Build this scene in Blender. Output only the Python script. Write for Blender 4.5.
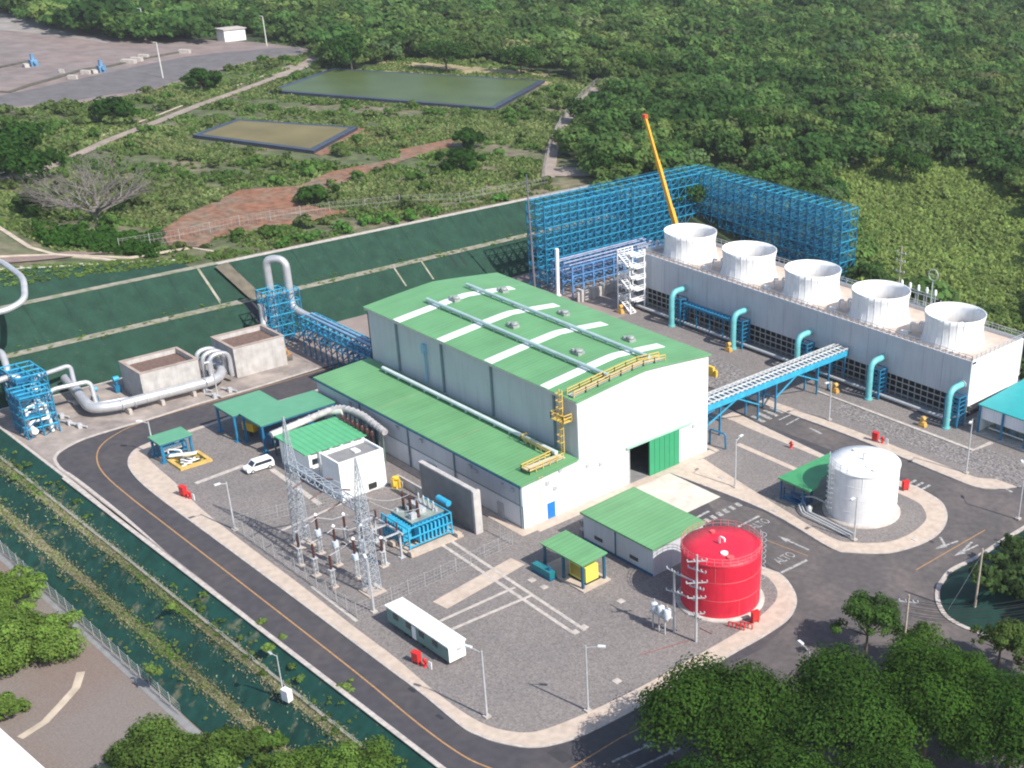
import bpy, math, random
import numpy as np
from mathutils import Vector, Matrix
random.seed(7); RNG=np.random.default_rng(11)
for o in list(bpy.data.objects): bpy.data.objects.remove(o)
scene=bpy.context.scene; C=scene.collection
R=math.radians
# ------------------------------------------------------------------ camera
F=1263.0; TH=R(27.9); RO=R(2.88); YAW=R(180-50.25); PCX,PCY=789.0,497.5
CO=np.array([142.9,-106.8,100.0])
fw=np.array([math.cos(YAW)*math.cos(TH),math.sin(YAW)*math.cos(TH),-math.sin(TH)])
rt0=np.array([math.sin(YAW),-math.cos(YAW),0.]);up0=np.cross(rt0,fw)
rt=math.cos(RO)*rt0+math.sin(RO)*up0; upv=-math.sin(RO)*rt0+math.cos(RO)*up0
cam=bpy.data.cameras.new('camera'); camo=bpy.data.objects.new('camera',cam); C.objects.link(camo)
M=Matrix(((rt[0],upv[0],-fw[0],CO[0]),(rt[1],upv[1],-fw[1],CO[1]),(rt[2],upv[2],-fw[2],CO[2]),(0,0,0,1)))
camo.matrix_world=M
cam.sensor_width=36; cam.lens=F*36/1024; cam.shift_x=-(PCX-512)/1024; cam.shift_y=(PCY-384)/1024
cam.clip_start=1; cam.clip_end=6000
scene.camera=camo
scene.cycles.pixel_filter_type='BLACKMAN_HARRIS'; scene.cycles.filter_width=2.0
# ------------------------------------------------------------------ light
SUN_AZ=R(9.0); SUN_EL=R(45)
w=bpy.data.worlds.new('World'); scene.world=w; w.use_nodes=True
nt=w.node_tree; bg=nt.nodes['Background']; sky=nt.nodes.new('ShaderNodeTexSky'); sky.sky_type='NISHITA'
sky.sun_disc=False; sky.sun_elevation=SUN_EL; sky.sun_rotation=math.pi/2-SUN_AZ
nt.links.new(sky.outputs[0],bg.inputs[0]); bg.inputs[1].default_value=0.125
sl=bpy.data.lights.new('sun','SUN'); sl.energy=4.2; sl.angle=R(0.53); sl.color=(1.0,0.95,0.875)
so=bpy.data.objects.new('sun',sl); C.objects.link(so)
sd=Vector((math.cos(SUN_EL)*math.cos(SUN_AZ),math.cos(SUN_EL)*math.sin(SUN_AZ),math.sin(SUN_EL)))
so.rotation_euler=sd.to_track_quat('Z','Y').to_euler(); so.location=(0,0,120)
vs=scene.view_settings; vs.view_transform='Standard'; vs.look='None'; vs.gamma=1; vs.exposure=0.72
# ------------------------------------------------------------------ helpers
def G(px,py,z=0.0):
    """point of the level z that the photograph shows at px,py"""
    d=fw*F+rt*(px-PCX)-upv*(py-PCY); t=(z-CO[2])/d[2]; p=CO+d*t
    return (float(p[0]),float(p[1]),float(z))
def PX(P):
    v=np.asarray(P)-CO; k=v@fw
    return np.stack([PCX+F*(v@rt)/k,PCY-F*(v@upv)/k],-1)
def nd(nt,t,**k):
    n=nt.nodes.new(t)
    for a,b in k.items(): setattr(n,a,b)
    return n
MATS={}
def mat(name,col,rough=.7,metal=0,var=.12,scale=.6,scale2=None,bump=0,col2=None,col2f=.5,sharp=.1,spec=.5,wave=None,translucent=0,attr=None,bscale=None,streak=0,axis='Z'):
    if name in MATS: return MATS[name]
    m=bpy.data.materials.new(name); m.use_nodes=True; nt=m.node_tree; b=nt.nodes['Principled BSDF']
    tc=nd(nt,'ShaderNodeNewGeometry')
    pos=tc.outputs['Position']
    n1=nd(nt,'ShaderNodeTexNoise'); n1.inputs['Scale'].default_value=scale; n1.inputs['Detail'].default_value=6; nt.links.new(pos,n1.inputs['Vector'])
    mr=nd(nt,'ShaderNodeMapRange'); mr.inputs[1].default_value=.3; mr.inputs[2].default_value=.7; mr.inputs[3].default_value=1-var; mr.inputs[4].default_value=1+var
    nt.links.new(n1.outputs[0],mr.inputs[0])
    src=None
    rgb=nd(nt,'ShaderNodeRGB'); rgb.outputs[0].default_value=(*col,1); src=rgb.outputs[0]
    if col2 is not None:
        n2=nd(nt,'ShaderNodeTexNoise'); n2.inputs['Scale'].default_value=scale2 or scale*.3; n2.inputs['Detail'].default_value=8; n2.inputs['Roughness'].default_value=.65
        nt.links.new(pos,n2.inputs['Vector'])
        m2=nd(nt,'ShaderNodeMapRange'); m2.inputs[1].default_value=col2f-sharp; m2.inputs[2].default_value=col2f+sharp
        nt.links.new(n2.outputs[0],m2.inputs[0])
        mx=nd(nt,'ShaderNodeMixRGB'); nt.links.new(m2.outputs[0],mx.inputs[0]); nt.links.new(src,mx.inputs[1]); mx.inputs[2].default_value=(*col2,1); src=mx.outputs[0]
    if wave is not None:   # ribs of a metal sheet: (axis, period, depth)
        wv=nd(nt,'ShaderNodeTexWave',wave_type='BANDS',bands_direction=wave[0]); wv.inputs['Scale'].default_value=.314/wave[1]*1.0; wv.inputs['Distortion'].default_value=0
        nt.links.new(pos,wv.inputs['Vector'])
        wr=nd(nt,'ShaderNodeMapRange'); wr.inputs[1].default_value=0;wr.inputs[2].default_value=.25; wr.inputs[3].default_value=1-wave[2]; wr.inputs[4].default_value=1
        nt.links.new(wv.outputs[1],wr.inputs[0])
        mm=nd(nt,'ShaderNodeMath',operation='MULTIPLY'); nt.links.new(mr.outputs[0],mm.inputs[0]); nt.links.new(wr.outputs[0],mm.inputs[1]); fac=mm.outputs[0]
    else: fac=mr.outputs[0]
    if attr:
        at=nd(nt,'ShaderNodeAttribute'); at.attribute_name=attr
        ml=nd(nt,'ShaderNodeMixRGB',blend_type='MULTIPLY'); ml.inputs[0].default_value=1; nt.links.new(src,ml.inputs[1]); nt.links.new(at.outputs['Color'],ml.inputs[2]); src=ml.outputs[0]
    if streak:   # run-down dirt on upright surfaces, laps on roofs
        sv=nd(nt,'ShaderNodeVectorMath',operation='MULTIPLY'); sv.inputs[1].default_value={'Z':(1.6,1.6,.12),'Y':(1.6,.07,.3)}[axis]; nt.links.new(pos,sv.inputs[0])
        sn=nd(nt,'ShaderNodeTexNoise'); sn.inputs['Scale'].default_value=1.0; sn.inputs['Detail'].default_value=7; sn.inputs['Roughness'].default_value=.7; nt.links.new(sv.outputs[0],sn.inputs['Vector'])
        sr=nd(nt,'ShaderNodeMapRange'); sr.inputs[1].default_value=.48; sr.inputs[2].default_value=.72; sr.inputs[3].default_value=1; sr.inputs[4].default_value=1-streak; nt.links.new(sn.outputs[0],sr.inputs[0])
        s2=nd(nt,'ShaderNodeMath',operation='MULTIPLY'); nt.links.new(fac,s2.inputs[0]); nt.links.new(sr.outputs[0],s2.inputs[1]); fac=s2.outputs[0]
    vm=nd(nt,'ShaderNodeVectorMath',operation='SCALE'); nt.links.new(src,vm.inputs[0]); nt.links.new(fac,vm.inputs['Scale'])
    nt.links.new(vm.outputs[0],b.inputs['Base Color'])
    b.inputs['Roughness'].default_value=rough; b.inputs['Metallic'].default_value=metal
    b.inputs['Specular IOR Level'].default_value=spec
    if bump:
        nb=nd(nt,'ShaderNodeTexNoise'); nb.inputs['Scale'].default_value=bscale or scale*4; nb.inputs['Detail'].default_value=5; nt.links.new(pos,nb.inputs['Vector'])
        bp=nd(nt,'ShaderNodeBump'); bp.inputs['Strength'].default_value=bump; bp.inputs['Distance'].default_value=.3
        nt.links.new(nb.outputs[0],bp.inputs['Height']); nt.links.new(bp.outputs[0],b.inputs['Normal'])
    if translucent:
        tr=nd(nt,'ShaderNodeBsdfTranslucent'); nt.links.new(vm.outputs[0],tr.inputs[0])
        ms=nd(nt,'ShaderNodeMixShader'); ms.inputs[0].default_value=translucent
        nt.links.new(b.outputs[0],ms.inputs[1]); nt.links.new(tr.outputs[0],ms.inputs[2])
        nt.links.new(ms.outputs[0],nt.nodes['Material Output'].inputs[0])
    MATS[name]=m; return m
LOC={}
class MB:
    def __init__(s): s.v=[]; s.f=[]; s.sm=[]
    def add(s,vs,fs,smooth=False):
        n=len(s.v); s.v.extend([tuple(map(float,p)) for p in vs]); s.f.extend([tuple(i+n for i in f) for f in fs]); s.sm.extend([smooth]*len(fs)); return s
    def box(s,x0,x1,y0,y1,z0,z1):
        return s.add([(x0,y0,z0),(x1,y0,z0),(x1,y1,z0),(x0,y1,z0),(x0,y0,z1),(x1,y0,z1),(x1,y1,z1),(x0,y1,z1)],
          [(0,3,2,1),(4,5,6,7),(0,1,5,4),(1,2,6,5),(2,3,7,6),(3,0,4,7)])
    def cb(s,c,d,rz=0):
        """box with centre of its base c, size d, turned rz"""
        hx,hy=d[0]/2,d[1]/2; ca,sa=math.cos(rz),math.sin(rz); vs=[]
        for z in (0,d[2]):
            for x,y in ((-hx,-hy),(hx,-hy),(hx,hy),(-hx,hy)): vs.append((c[0]+x*ca-y*sa,c[1]+x*sa+y*ca,c[2]+z))
        return s.add(vs,[(0,3,2,1),(4,5,6,7),(0,1,5,4),(1,2,6,5),(2,3,7,6),(3,0,4,7)])
    def beam(s,p,q,w,h=None):
        p=Vector(p);q=Vector(q);h=h or w; d=(q-p).normalized(); a=Vector((0,0,1)) if abs(d.z)<.95 else Vector((1,0,0))
        u=d.cross(a).normalized()*w/2; v=d.cross(u).normalized()*h/2
        vs=[p-u-v,p+u-v,p+u+v,p-u+v,q-u-v,q+u-v,q+u+v,q-u+v]
        return s.add(vs,[(0,3,2,1),(4,5,6,7),(0,1,5,4),(1,2,6,5),(2,3,7,6),(3,0,4,7)])
    def tube(s,pts,r,n=10,bend=0,caps=True):
        pts=[Vector(p) for p in pts]
        if bend:
            o=[pts[0]]
            for i in range(1,len(pts)-1):
                a,b,c=pts[i-1],pts[i],pts[i+1]; d1=(a-b);d2=(c-b); k=min(bend,d1.length*.45,d2.length*.45)
                s0=b+d1.normalized()*k; s1=b+d2.normalized()*k
                for t in (0,.2,.4,.6,.8,1): o.append(s0*(1-t)**2+b*2*t*(1-t)+s1*t*t)
            o.append(pts[-1]); pts=o
        rs=r if isinstance(r,(list,tuple)) else [r]*len(pts)
        vs=[];fs=[];u=None
        for i,p in enumerate(pts):
            d=(pts[min(i+1,len(pts)-1)]-pts[max(i-1,0)]).normalized()
            if u is None: u=d.orthogonal().normalized()
            u=(u-d*u.dot(d)).normalized(); v=d.cross(u)
            for k in range(n):
                a=2*math.pi*k/n; vs.append(p+(u*math.cos(a)+v*math.sin(a))*rs[i])
        for i in range(len(pts)-1):
            for k in range(n): fs.append((i*n+k,i*n+(k+1)%n,(i+1)*n+(k+1)%n,(i+1)*n+k))
        s.add(vs,fs,n>5)
        if caps: s.add(vs[:n],[tuple(range(n))[::-1]]); s.add(vs[-n:],[tuple(range(n))])
        return s
    def lathe(s,prof,c=(0,0,0),n=32,caps=True,smooth=True):
        vs=[];fs=[]
        for r,z in prof:
            for k in range(n): a=2*math.pi*k/n; vs.append((c[0]+r*math.cos(a),c[1]+r*math.sin(a),c[2]+z))
        for i in range(len(prof)-1):
            for k in range(n): fs.append((i*n+k,i*n+(k+1)%n,(i+1)*n+(k+1)%n,(i+1)*n+k))
        s.add(vs,fs,smooth)
        if caps:
            if prof[0][0]>.01: s.add(vs[:n],[tuple(range(n))[::-1]])
            if prof[-1][0]>.01: s.add(vs[-n:],[tuple(range(n))])
        return s
    def prism(s,poly,z0,z1):
        """poly of (x,y), walls and top"""
        n=len(poly); a=sum(poly[i][0]*poly[(i+1)%n][1]-poly[(i+1)%n][0]*poly[i][1] for i in range(n))
        if a<0: poly=poly[::-1]
        vs=[(p[0],p[1],z0) for p in poly]+[(p[0],p[1],z1) for p in poly]
        return s.add(vs,[tuple(range(n,2*n)),tuple(range(n))[::-1]]+[(i,(i+1)%n,n+(i+1)%n,n+i) for i in range(n)])
    def sheet(s,poly,z):
        n=len(poly); a=sum(poly[i][0]*poly[(i+1)%n][1]-poly[(i+1)%n][0]*poly[i][1] for i in range(n))
        if a<0: poly=poly[::-1]
        return s.add([(p[0],p[1],z) for p in poly],[tuple(range(n))])
    def strip(s,pts,w,z,h=0):
        l=[];r=[]
        for i,p in enumerate(pts):
            a=pts[max(i-1,0)];b=pts[min(i+1,len(pts)-1)]; dx,dy=b[0]-a[0],b[1]-a[1]; L=math.hypot(dx,dy) or 1
            nx,ny=-dy/L*w/2,dx/L*w/2; zz=p[2]+z if len(p)>2 else z
            l.append((p[0]+nx,p[1]+ny,zz)); r.append((p[0]-nx,p[1]-ny,zz))
        n=len(pts)
        if not h: return s.add(l+r,[(n+i,n+i+1,i+1,i) for i in range(n-1)])
        lb=[(a,b,c-h) for a,b,c in l]; rb=[(a,b,c-h) for a,b,c in r]
        return s.add(l+r+lb+rb,[(n+i,n+i+1,i+1,i) for i in range(n-1)]+[(i,i+1,2*n+i+1,2*n+i) for i in range(n-1)]+[(n+i+1,n+i,3*n+i,3*n+i+1) for i in range(n-1)]+[(0,n,3*n,2*n),(2*n-1,n-1,3*n-1,4*n-1)])
    def build(s,name,m,parent=None,label=None,cat=None,group=None,kind=None,origin=None):
        me=bpy.data.meshes.new(name)
        if parent is not None:
            o0=LOC.get(parent.name,(0,0,0))
        else: o0=origin or (0,0,0)
        me.from_pydata([(a-o0[0],b-o0[1],c-o0[2]) for a,b,c in s.v],[],s.f)
        me.polygons.foreach_set('use_smooth',s.sm); me.materials.append(m); me.update()
        ob=bpy.data.objects.new(name,me); C.objects.link(ob); ob.parent=parent
        LOC[ob.name]=tuple(o0)
        if parent is None: ob.location=o0
        tag(ob,label,cat,group,kind); return ob
def tag(o,label=None,cat=None,group=None,kind=None):
    if label: o['label']=label
    if cat: o['category']=cat
    if group: o['group']=group
    if kind: o['kind']=kind
def thing(name,label,cat,loc=(0,0,0),group=None):
    o=bpy.data.objects.new(name,None); C.objects.link(o); o.location=loc; o.empty_display_size=.5; LOC[o.name]=tuple(loc)
    tag(o,label,cat,group); return o
def copy_tree(o,loc=None,rz=None,label=None,parent=None,sc=None):
    c=o.copy(); C.objects.link(c); c.parent=parent; LOC[c.name]=LOC.get(o.name,(0,0,0))
    if loc is not None: c.location=loc
    if rz is not None: c.rotation_euler=(0,0,rz)
    if sc is not None: c.scale=(sc,sc,sc)
    if label: c['label']=label
    for ch in o.children: copy_tree(ch,parent=c)
    return c
def struct(name,mb,m): return mb.build(name,m,kind='structure')
def inset(poly,d):
    """move a closed polygon's edges inwards by d"""
    n=len(poly); a=sum(poly[i][0]*poly[(i+1)%n][1]-poly[(i+1)%n][0]*poly[i][1] for i in range(n)); sg=1 if a>0 else -1
    out=[]
    for i in range(n):
        p0,p1,p2=poly[i-1],poly[i],poly[(i+1)%n]
        def nn(a,b):
            L=math.hypot(b[0]-a[0],b[1]-a[1]) or 1; return (-(b[1]-a[1])/L*sg,(b[0]-a[0])/L*sg)
        n1,n2=nn(p0,p1),nn(p1,p2); k=1+n1[0]*n2[0]+n1[1]*n2[1]; k=max(k,.5)
        out.append((p1[0]+(n1[0]+n2[0])/k*d,p1[1]+(n1[1]+n2[1])/k*d))
    return out
def curve(pts,k=5):
    """smooth polyline through points"""
    o=[]
    for i in range(len(pts)-1):
        p0=pts[max(i-1,0)];p1=pts[i];p2=pts[i+1];p3=pts[min(i+2,len(pts)-1)]
        for j in range(k):
            t=j/k; o.append(tuple(.5*((2*b)+(-a+c)*t+(2*a-5*b+4*c-d)*t*t+(-a+3*b-3*c+d)*t**3) for a,b,c,d in zip(p0,p1,p2,p3)))
    o.append(tuple(pts[-1])); return o
def GP(l,z=0): return [G(a,b,z)[:2] for a,b in l]
# ------------------------------------------------------------------ materials
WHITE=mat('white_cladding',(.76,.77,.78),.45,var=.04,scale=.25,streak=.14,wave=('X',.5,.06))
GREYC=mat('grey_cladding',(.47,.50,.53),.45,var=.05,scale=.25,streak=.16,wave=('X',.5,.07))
WHITEY=mat('white_cladding_gable',(.78,.78,.78),.45,var=.04,scale=.25,streak=.12,wave=('Y',.5,.05))
WPAINT=mat('white_paint',(.76,.76,.75),.7,var=.06,scale=.8,streak=.2)
GREEN=mat('green_roof_sheet',(.125,.30,.135),.55,var=.10,scale=.15,wave=('X',.9,.16),spec=.3,streak=.2,axis='Y')
GREEND=mat('green_door_paint',(.03,.26,.12),.5,var=.06)
TRANSL=mat('translucent_roof_sheet',(.72,.76,.74),.4,var=.05)
GREYM=mat('grey_galvanised',(.45,.46,.47),.5,.2,var=.12,scale=2)
STEEL=mat('silver_insulated_pipe',(.50,.50,.51),.38,.45,var=.12,scale=.7)
DUCTG=mat('grey_teal_duct',(.36,.48,.48),.5,.1,var=.12,scale=.8)
FRB=mat('deep_blue_frame',(.010,.16,.29),.5,var=.25,scale=.8)
FRB2=mat('blue_frame_girder',(.02,.27,.43),.5,var=.2,scale=.8)
TEAL=mat('teal_pipe_paint',(.13,.43,.44),.45,var=.12,scale=1.2)
BLUE=mat('blue_steel_paint',(.012,.15,.28),.5,var=.25,scale=.8)
BLUE2=mat('light_blue_steel_paint',(.03,.32,.50),.5,var=.2,scale=.8)
DBLUE=mat('dark_blue_paint',(.01,.09,.2),.5,var=.2)
YEL=mat('yellow_safety_paint',(.60,.41,.10),.5,var=.12)
YELG=mat('yellow_generator_paint',(.70,.60,.10),.5,var=.1)
RED=mat('red_tank_paint',(.60,.012,.040),.55,var=.12,scale=.5,streak=.25)
RED2=mat('red_hydrant_paint',(.55,.02,.02),.5,var=.1)
CONC=mat('pale_concrete',(.46,.42,.38),.85,var=.14,scale=.5,col2=(.33,.28,.25),scale2=.9,col2f=.62,sharp=.12)
BLOCKW=mat('blockwork',(.44,.42,.40),.85,var=.12,scale=.7,streak=.25,col2=(.38,.35,.33),scale2=.5,col2f=.55)
GCONC=mat('grey_wall_concrete',(.20,.20,.20),.85,var=.15,scale=.7)
SIDEW=mat('sidewalk_concrete',(.44,.36,.295),.9,var=.12,scale=.9,col2=(.39,.31,.25),scale2=.35,col2f=.6)
KERB=mat('kerb_concrete',(.40,.36,.325),.9,var=.22,scale=1.2)
APRON=mat('apron_concrete',(.52,.47,.41),.9,var=.1,scale=.5,col2=(.40,.35,.31),scale2=.3,col2f=.6)
GRAVEL=mat('grey_brown_gravel',(.160,.144,.138),.95,var=.34,scale=3.6,col2=(.190,.168,.158),scale2=.07,col2f=.52,sharp=.12,bump=.3,bscale=6)
RIPRAP=mat('stone_riprap',(.20,.185,.18),.95,var=.6,scale=2.4,col2=(.13,.115,.11),scale2=3.0,col2f=.52,sharp=.08,bump=.9,bscale=2)
ASPH=mat('asphalt',(.050,.046,.052),.85,var=.2,scale=.8,col2=(.070,.061,.061),scale2=.11,col2f=.55,sharp=.1,streak=.06)
ASPHP=mat('worn_asphalt',(.082,.073,.072),.85,var=.2,scale=.9,col2=(.120,.100,.094),scale2=.09,col2f=.54,sharp=.09,streak=.08)
ROADW=mat('road_paint_white',(.36,.35,.335),.8,var=.35,scale=2,col2=(.13,.125,.125),scale2=1.5,col2f=.55)
ROADY=mat('road_paint_yellow',(.34,.19,.08),.8,var=.2,scale=2)
DARK=mat('dark_interior',(.02,.022,.03),.8,var=.2)
GLASS=mat('dark_glass',(.02,.03,.045),.15,var=.1)
RUB=mat('black_rubber',(.02,.02,.02),.8,var=.1)
BROWNI=mat('brown_porcelain',(.07,.025,.02),.35,var=.15)
WOODP=mat('timber_pole',(.36,.30,.24),.9,var=.2,scale=3)
TURF=mat('green_geotextile',(.011,.043,.027),.85,var=.22,scale=.35,streak=.25,col2=(.03,.055,.036),scale2=.6,col2f=.65,sharp=.06,spec=.3,bump=.3,bscale=1.5)
TURFS=mat('green_geotextile_lower',(.007,.052,.040),.8,var=.3,scale=.6,col2=(.14,.14,.085),scale2=.33,col2f=.63,sharp=.05,spec=.3)
BRUSHG=mat('scrub_ground',(.075,.09,.035),.95,var=.45,scale=.35,col2=(.16,.13,.085),scale2=.035,col2f=.56,sharp=.08,bump=.6,bscale=.6)
FORESTG=mat('forest_floor',(.025,.04,.012),.95,var=.4,scale=.3)
DIRT=mat('red_dirt',(.20,.085,.045),.95,var=.4,scale=.6,col2=(.17,.125,.085),scale2=.12,col2f=.52,sharp=.12,bump=.4,bscale=.8)
BAREG=mat('bare_pad_ground',(.165,.140,.132),.95,var=.22,scale=.2,col2=(.21,.155,.14),scale2=.022,col2f=.5,sharp=.12)
DROAD=mat('dirt_road',(.26,.21,.175),.95,var=.2,scale=.3)
PALE=mat('pale_path',(.42,.35,.27),.95,var=.2,scale=.5)
GRASSB=mat('dry_grass_bench',(.30,.245,.165),.95,var=.4,scale=.9,col2=(.12,.12,.06),scale2=.25,col2f=.5,sharp=.1,bump=.6,bscale=1.5)
BENCHC=mat('bench_channel_concrete',(.26,.24,.19),.9,var=.25,scale=.8,col2=(.12,.14,.06),scale2=.35,col2f=.57)
POND1=mat('green_pond_water',(.07,.098,.036),.4,var=.15,scale=.06,spec=.08)
POND2=mat('brown_pond_water',(.15,.12,.045),.4,var=.2,scale=.08,spec=.05)
LINER=mat('pond_liner',(.028,.035,.055),.45,var=.2,scale=.3)
FOL=mat('leaf_mass',(.118,.192,.056),.8,var=.2,scale=.05,translucent=.5,attr='tint',spec=.1)
FOLD=mat('leaf_mass_dark',(.051,.100,.022),.85,var=.2,scale=.2,translucent=.45,attr='tint',spec=.08)
BARK=mat('tree_bark',(.10,.075,.055),.95,var=.3,scale=3)
BARKP=mat('bare_branch_bark',(.16,.14,.13),.95,var=.25,scale=2)
# ------------------------------------------------------------------ terrain
def lerp(x,xs,zs): return np.interp(x,xs,zs)
def tz(x,y):
    x=np.asarray(x,float); y=np.asarray(y,float)
    back=lerp(-x,[101,109,111.5,119,5000],[0,6,6,12,12])
    hill=5*np.clip((8-y)/33,0,1.15)*np.clip((-121-x)/6,0,1)*np.clip((x+290)/60,0,1)
    z1=back+hill+ np.clip((-x-620)/300,0,1)*4*np.sin(x*.013+1)*np.cos(y*.011)
    left=lerp(-y,[42.7,45.6,46.9,50.2,51.4,54.5,5000],[0,-2.3,-2.45,-5.9,-6.1,-8.6,-8.7])
    right=np.clip((y-116)/120,0,1)*9
    z2=np.where(y<-42.7,left,right)
    z=np.where(x<-101,z1,z2)
    # behind the frame, the two levels meet in a slope
    t=np.clip((x+101)/55,0,1); mix=z1*0+12*(1-t)+right*t
    z=np.where((y>118)&(x>-101)&(x<-46),mix,z)
    return z
xs=sorted(set(list(np.arange(-1400,-330,30))+list(np.arange(-330,-130,8))+[-130,-127,-124,-121,-119,-115,-111.5,-109,-105,-101.001,-101]+list(np.arange(-97,300,6))+list(np.arange(300,1300,80))))
ys=sorted(set(list(np.arange(-600,-60,20))+[-60,-57,-54.5,-51.4,-50.2,-46.9,-45.6,-42.7]+list(np.arange(-40,112,8))+[112,117.99,118]+list(np.arange(124,260,8))+list(np.arange(260,1600,30))))
xs=np.array(xs);ys=np.array(ys); XX,YY=np.meshgrid(xs,ys,indexing='ij'); ZZ=tz(XX,YY)
ZZ=np.where((XX>=-101)&(YY>=-42.7)&(YY<118),-.05,ZZ-.08)
m=MB(); nx,ny=XX.shape
m.v=[(float(a),float(b),float(c)) for a,b,c in zip(XX.ravel(),YY.ravel(),ZZ.ravel())]
m.f=[(i*ny+j,(i+1)*ny+j,(i+1)*ny+j+1,i*ny+j+1) for i in range(nx-1) for j in range(ny-1)]; m.sm=[False]*len(m.f)
struct('terrain',m,BRUSHG)
def profsheet(name,prof,axis,lo,hi,m_,dz=.05,step=6,taper=None):
    """sheet that follows a slope profile [(coord,z)..] between lo and hi on the other axis"""
    n=max(1,int(abs(hi-lo)/step)); mb=MB(); k=len(prof)
    for i in range(n+1):
        t=lo+(hi-lo)*i/n
        for c,z in prof: mb.v.append((c,t,z+dz) if axis=='x' else (t,c,z+dz))
    for i in range(n):
        for j in range(k-1): 
            f=(i*k+j,i*k+j+1,(i+1)*k+j+1,(i+1)*k+j); mb.f.append(f[::-1] if axis=='x' else f); mb.sm.append(False)
    return struct(name,mb,m_)
# back terraces
profsheet('slope_lower_tier',[(-101,0),(-109,6)],'x',-44,117,TURF)
profsheet('slope_upper_tier',[(-111.5,6),(-119,12)],'x',-44,117,TURF)
profsheet('slope_bench',[(-109,6),(-111.5,6)],'x',-44,117,BENCHC,.09)
# third tier, left only, climbs to the left
m=MB(); tl=[]
for i in range(15):
    y=8-i*3.6; s=5*min(1.15,max(0,(8-y)/33)); tl.append((y,s))
    m.v+= [(-121,y,12.06),(-127,y,12.06+s)]
m.f=[(2*i,2*i+1,2*i+3,2*i+2)[::1] for i in range(14)]; m.sm=[False]*14
struct('slope_top_tier',m,TURF)
m=MB(); m.strip([(-127.6,y,12.06+s) for y,s in tl],1.4,.1,.3); struct('track_kerb',m,KERB)
profsheet('slope_top_bench',[(-119,12),(-121,12)],'x',-44,13,BENCHC,.09)
m=MB(); m.strip([(-119.6,y,12) for y in range(13,119,5)],1.3,.14,.3); struct('slope_top_kerb',m,KERB)
m=MB()
for (a,b,za,zb,xa,xb) in ((0,0,6,12,-111.6,-118.8),):
    for y in (9,):
        m.strip([(xb,y-.4,zb),(xa,y,za)],.55,.12,.2)
for px_ in ((399,271),(423.6,263.4)):
    y=G(*px_,5.8)[1]; m.strip([(-109,y,6),(-101.3,y,.1)],.4,.12,.2)
struct('slope_drain_channel',m,BENCHC)
m=MB()
for px_ in ((458,254),(452,257)):
    y=G(*px_,5.8)[1]; m.strip([(-109,y,6),(-101.3,y,.1)],.7,.1)
for y in range(-40,116,7):
    m.strip([(-109,y+2,6),(-101.3,y+2,.1)],.09,.075)
    m.strip([(-111.6,y,6.06),(-118.9,y,12)],.09,.075)
struct('sheet_seam',m,mat('dark_sheet_seam',(.006,.02,.016),.9))
m=MB(); m.strip([(-111.6,18,6.06),(-119,15,12.06)],7,.06)
struct('bare_earth_gap',m,mat('brown_earth',(.11,.095,.07),.95,var=.3,scale=.6))
m=MB(); m.strip([(-109,13,6),(-101.3,12.2,.1)],3.4,.09); struct('dark_slope_gully',m,DARK)
# lower-left terraces
profsheet('embankment_upper',[(-42.7,0),(-45.6,-2.3)][::-1],'y',-101,60,TURFS)
profsheet('embankment_middle',[(-46.9,-2.45),(-50.2,-5.9)][::-1],'y',-101,60,TURFS)
profsheet('embankment_lower',[(-51.4,-6.1),(-54.5,-8.6)][::-1],'y',-101,60,TURFS)
profsheet('embankment_bench',[(-45.6,-2.3),(-46.9,-2.45)][::-1],'y',-101,60,GRASSB,.07)
profsheet('embankment_low_bench',[(-50.2,-5.9),(-51.4,-6.1)][::-1],'y',-101,60,GRASSB,.07)
m=MB(); m.strip([(-101,-45.7),(62,-45.7)],.35,-2.1,.3); struct('embankment_drain',m,BENCHC)
m=MB(); m.sheet([(-101,-54.6),(60,-54.6),(60,-90),(-101,-90)],-8.62); struct('service_yard',m,mat('service_gravel',(.175,.15,.135),.95,var=.18,scale=3.5,col2=(.17,.125,.105),scale2=.045,col2f=.56,sharp=.14))
m=MB(); m.strip([(p[0],p[1]) for p in [(-101,-55.3),(60,-55.3)]],1.1,-8.58); struct('fence_ditch',m,GCONC)
m=MB(); m.strip([G(x,y,-8.6) for x,y in ((81,672),(76,688),(60,706),(45,722),(20,738))],1.1,.03); struct('pale_footpath',m,PALE)
# ------------------------------------------------------------------ pad
m=MB(); m.sheet([(-101,-42.7),(200,-42.7),(200,118),(-101,118)],0.0); struct('asphalt_road',m,ASPH)
m=MB(); jr=GP([(700,493),(764,512),(829,549),(883,556),(941,534),(949,519),(938,497),(905,478),(760,423),(700,392),(720,385),(765,406),(849,437),(951,479),(1000,490),(1100,478)])+[(120,60),(140,-20),(140,-60)]+GP([(690,800),(655,705),(700,676),(740,660),(760,650),(790,622),(798,600),(782,574),(745,550)])
m.sheet(jr,.004); struct('worn_asphalt_road',m,ASPHP)
kA=GP([(149,443),(136,449),(129,457),(128,466),(134,476),(145,487),(165,503),(188,520),(220,543.5),(300,603),(389,670),(420,693),(461,727),(478,736),(496,742.6),(527,748),(555,745),(592,732),(657,698),(700,674),(737,652),(762,638),(787,621),(796,607),(796,595),(788,581),(779,573)])
kA=curve(kA,4)
A=kA+[(30,17.6),(2.2,17.6),(2.2,14),(-2,14),(-2,44),(-71,44),(-71,-8),(-70,-16)]
def island(name,poly,gravel,z=.12):
    m=MB(); m.prism(poly,-.02,z); struct(name+'_kerb',m,KERB)
    m=MB(); m.sheet(inset(poly,.32),z+.004); struct(name+'_sidewalk',m,SIDEW)
    m=MB(); m.sheet(gravel,z+.010); struct(name+'_gravel',m,GRAVEL)
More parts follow.
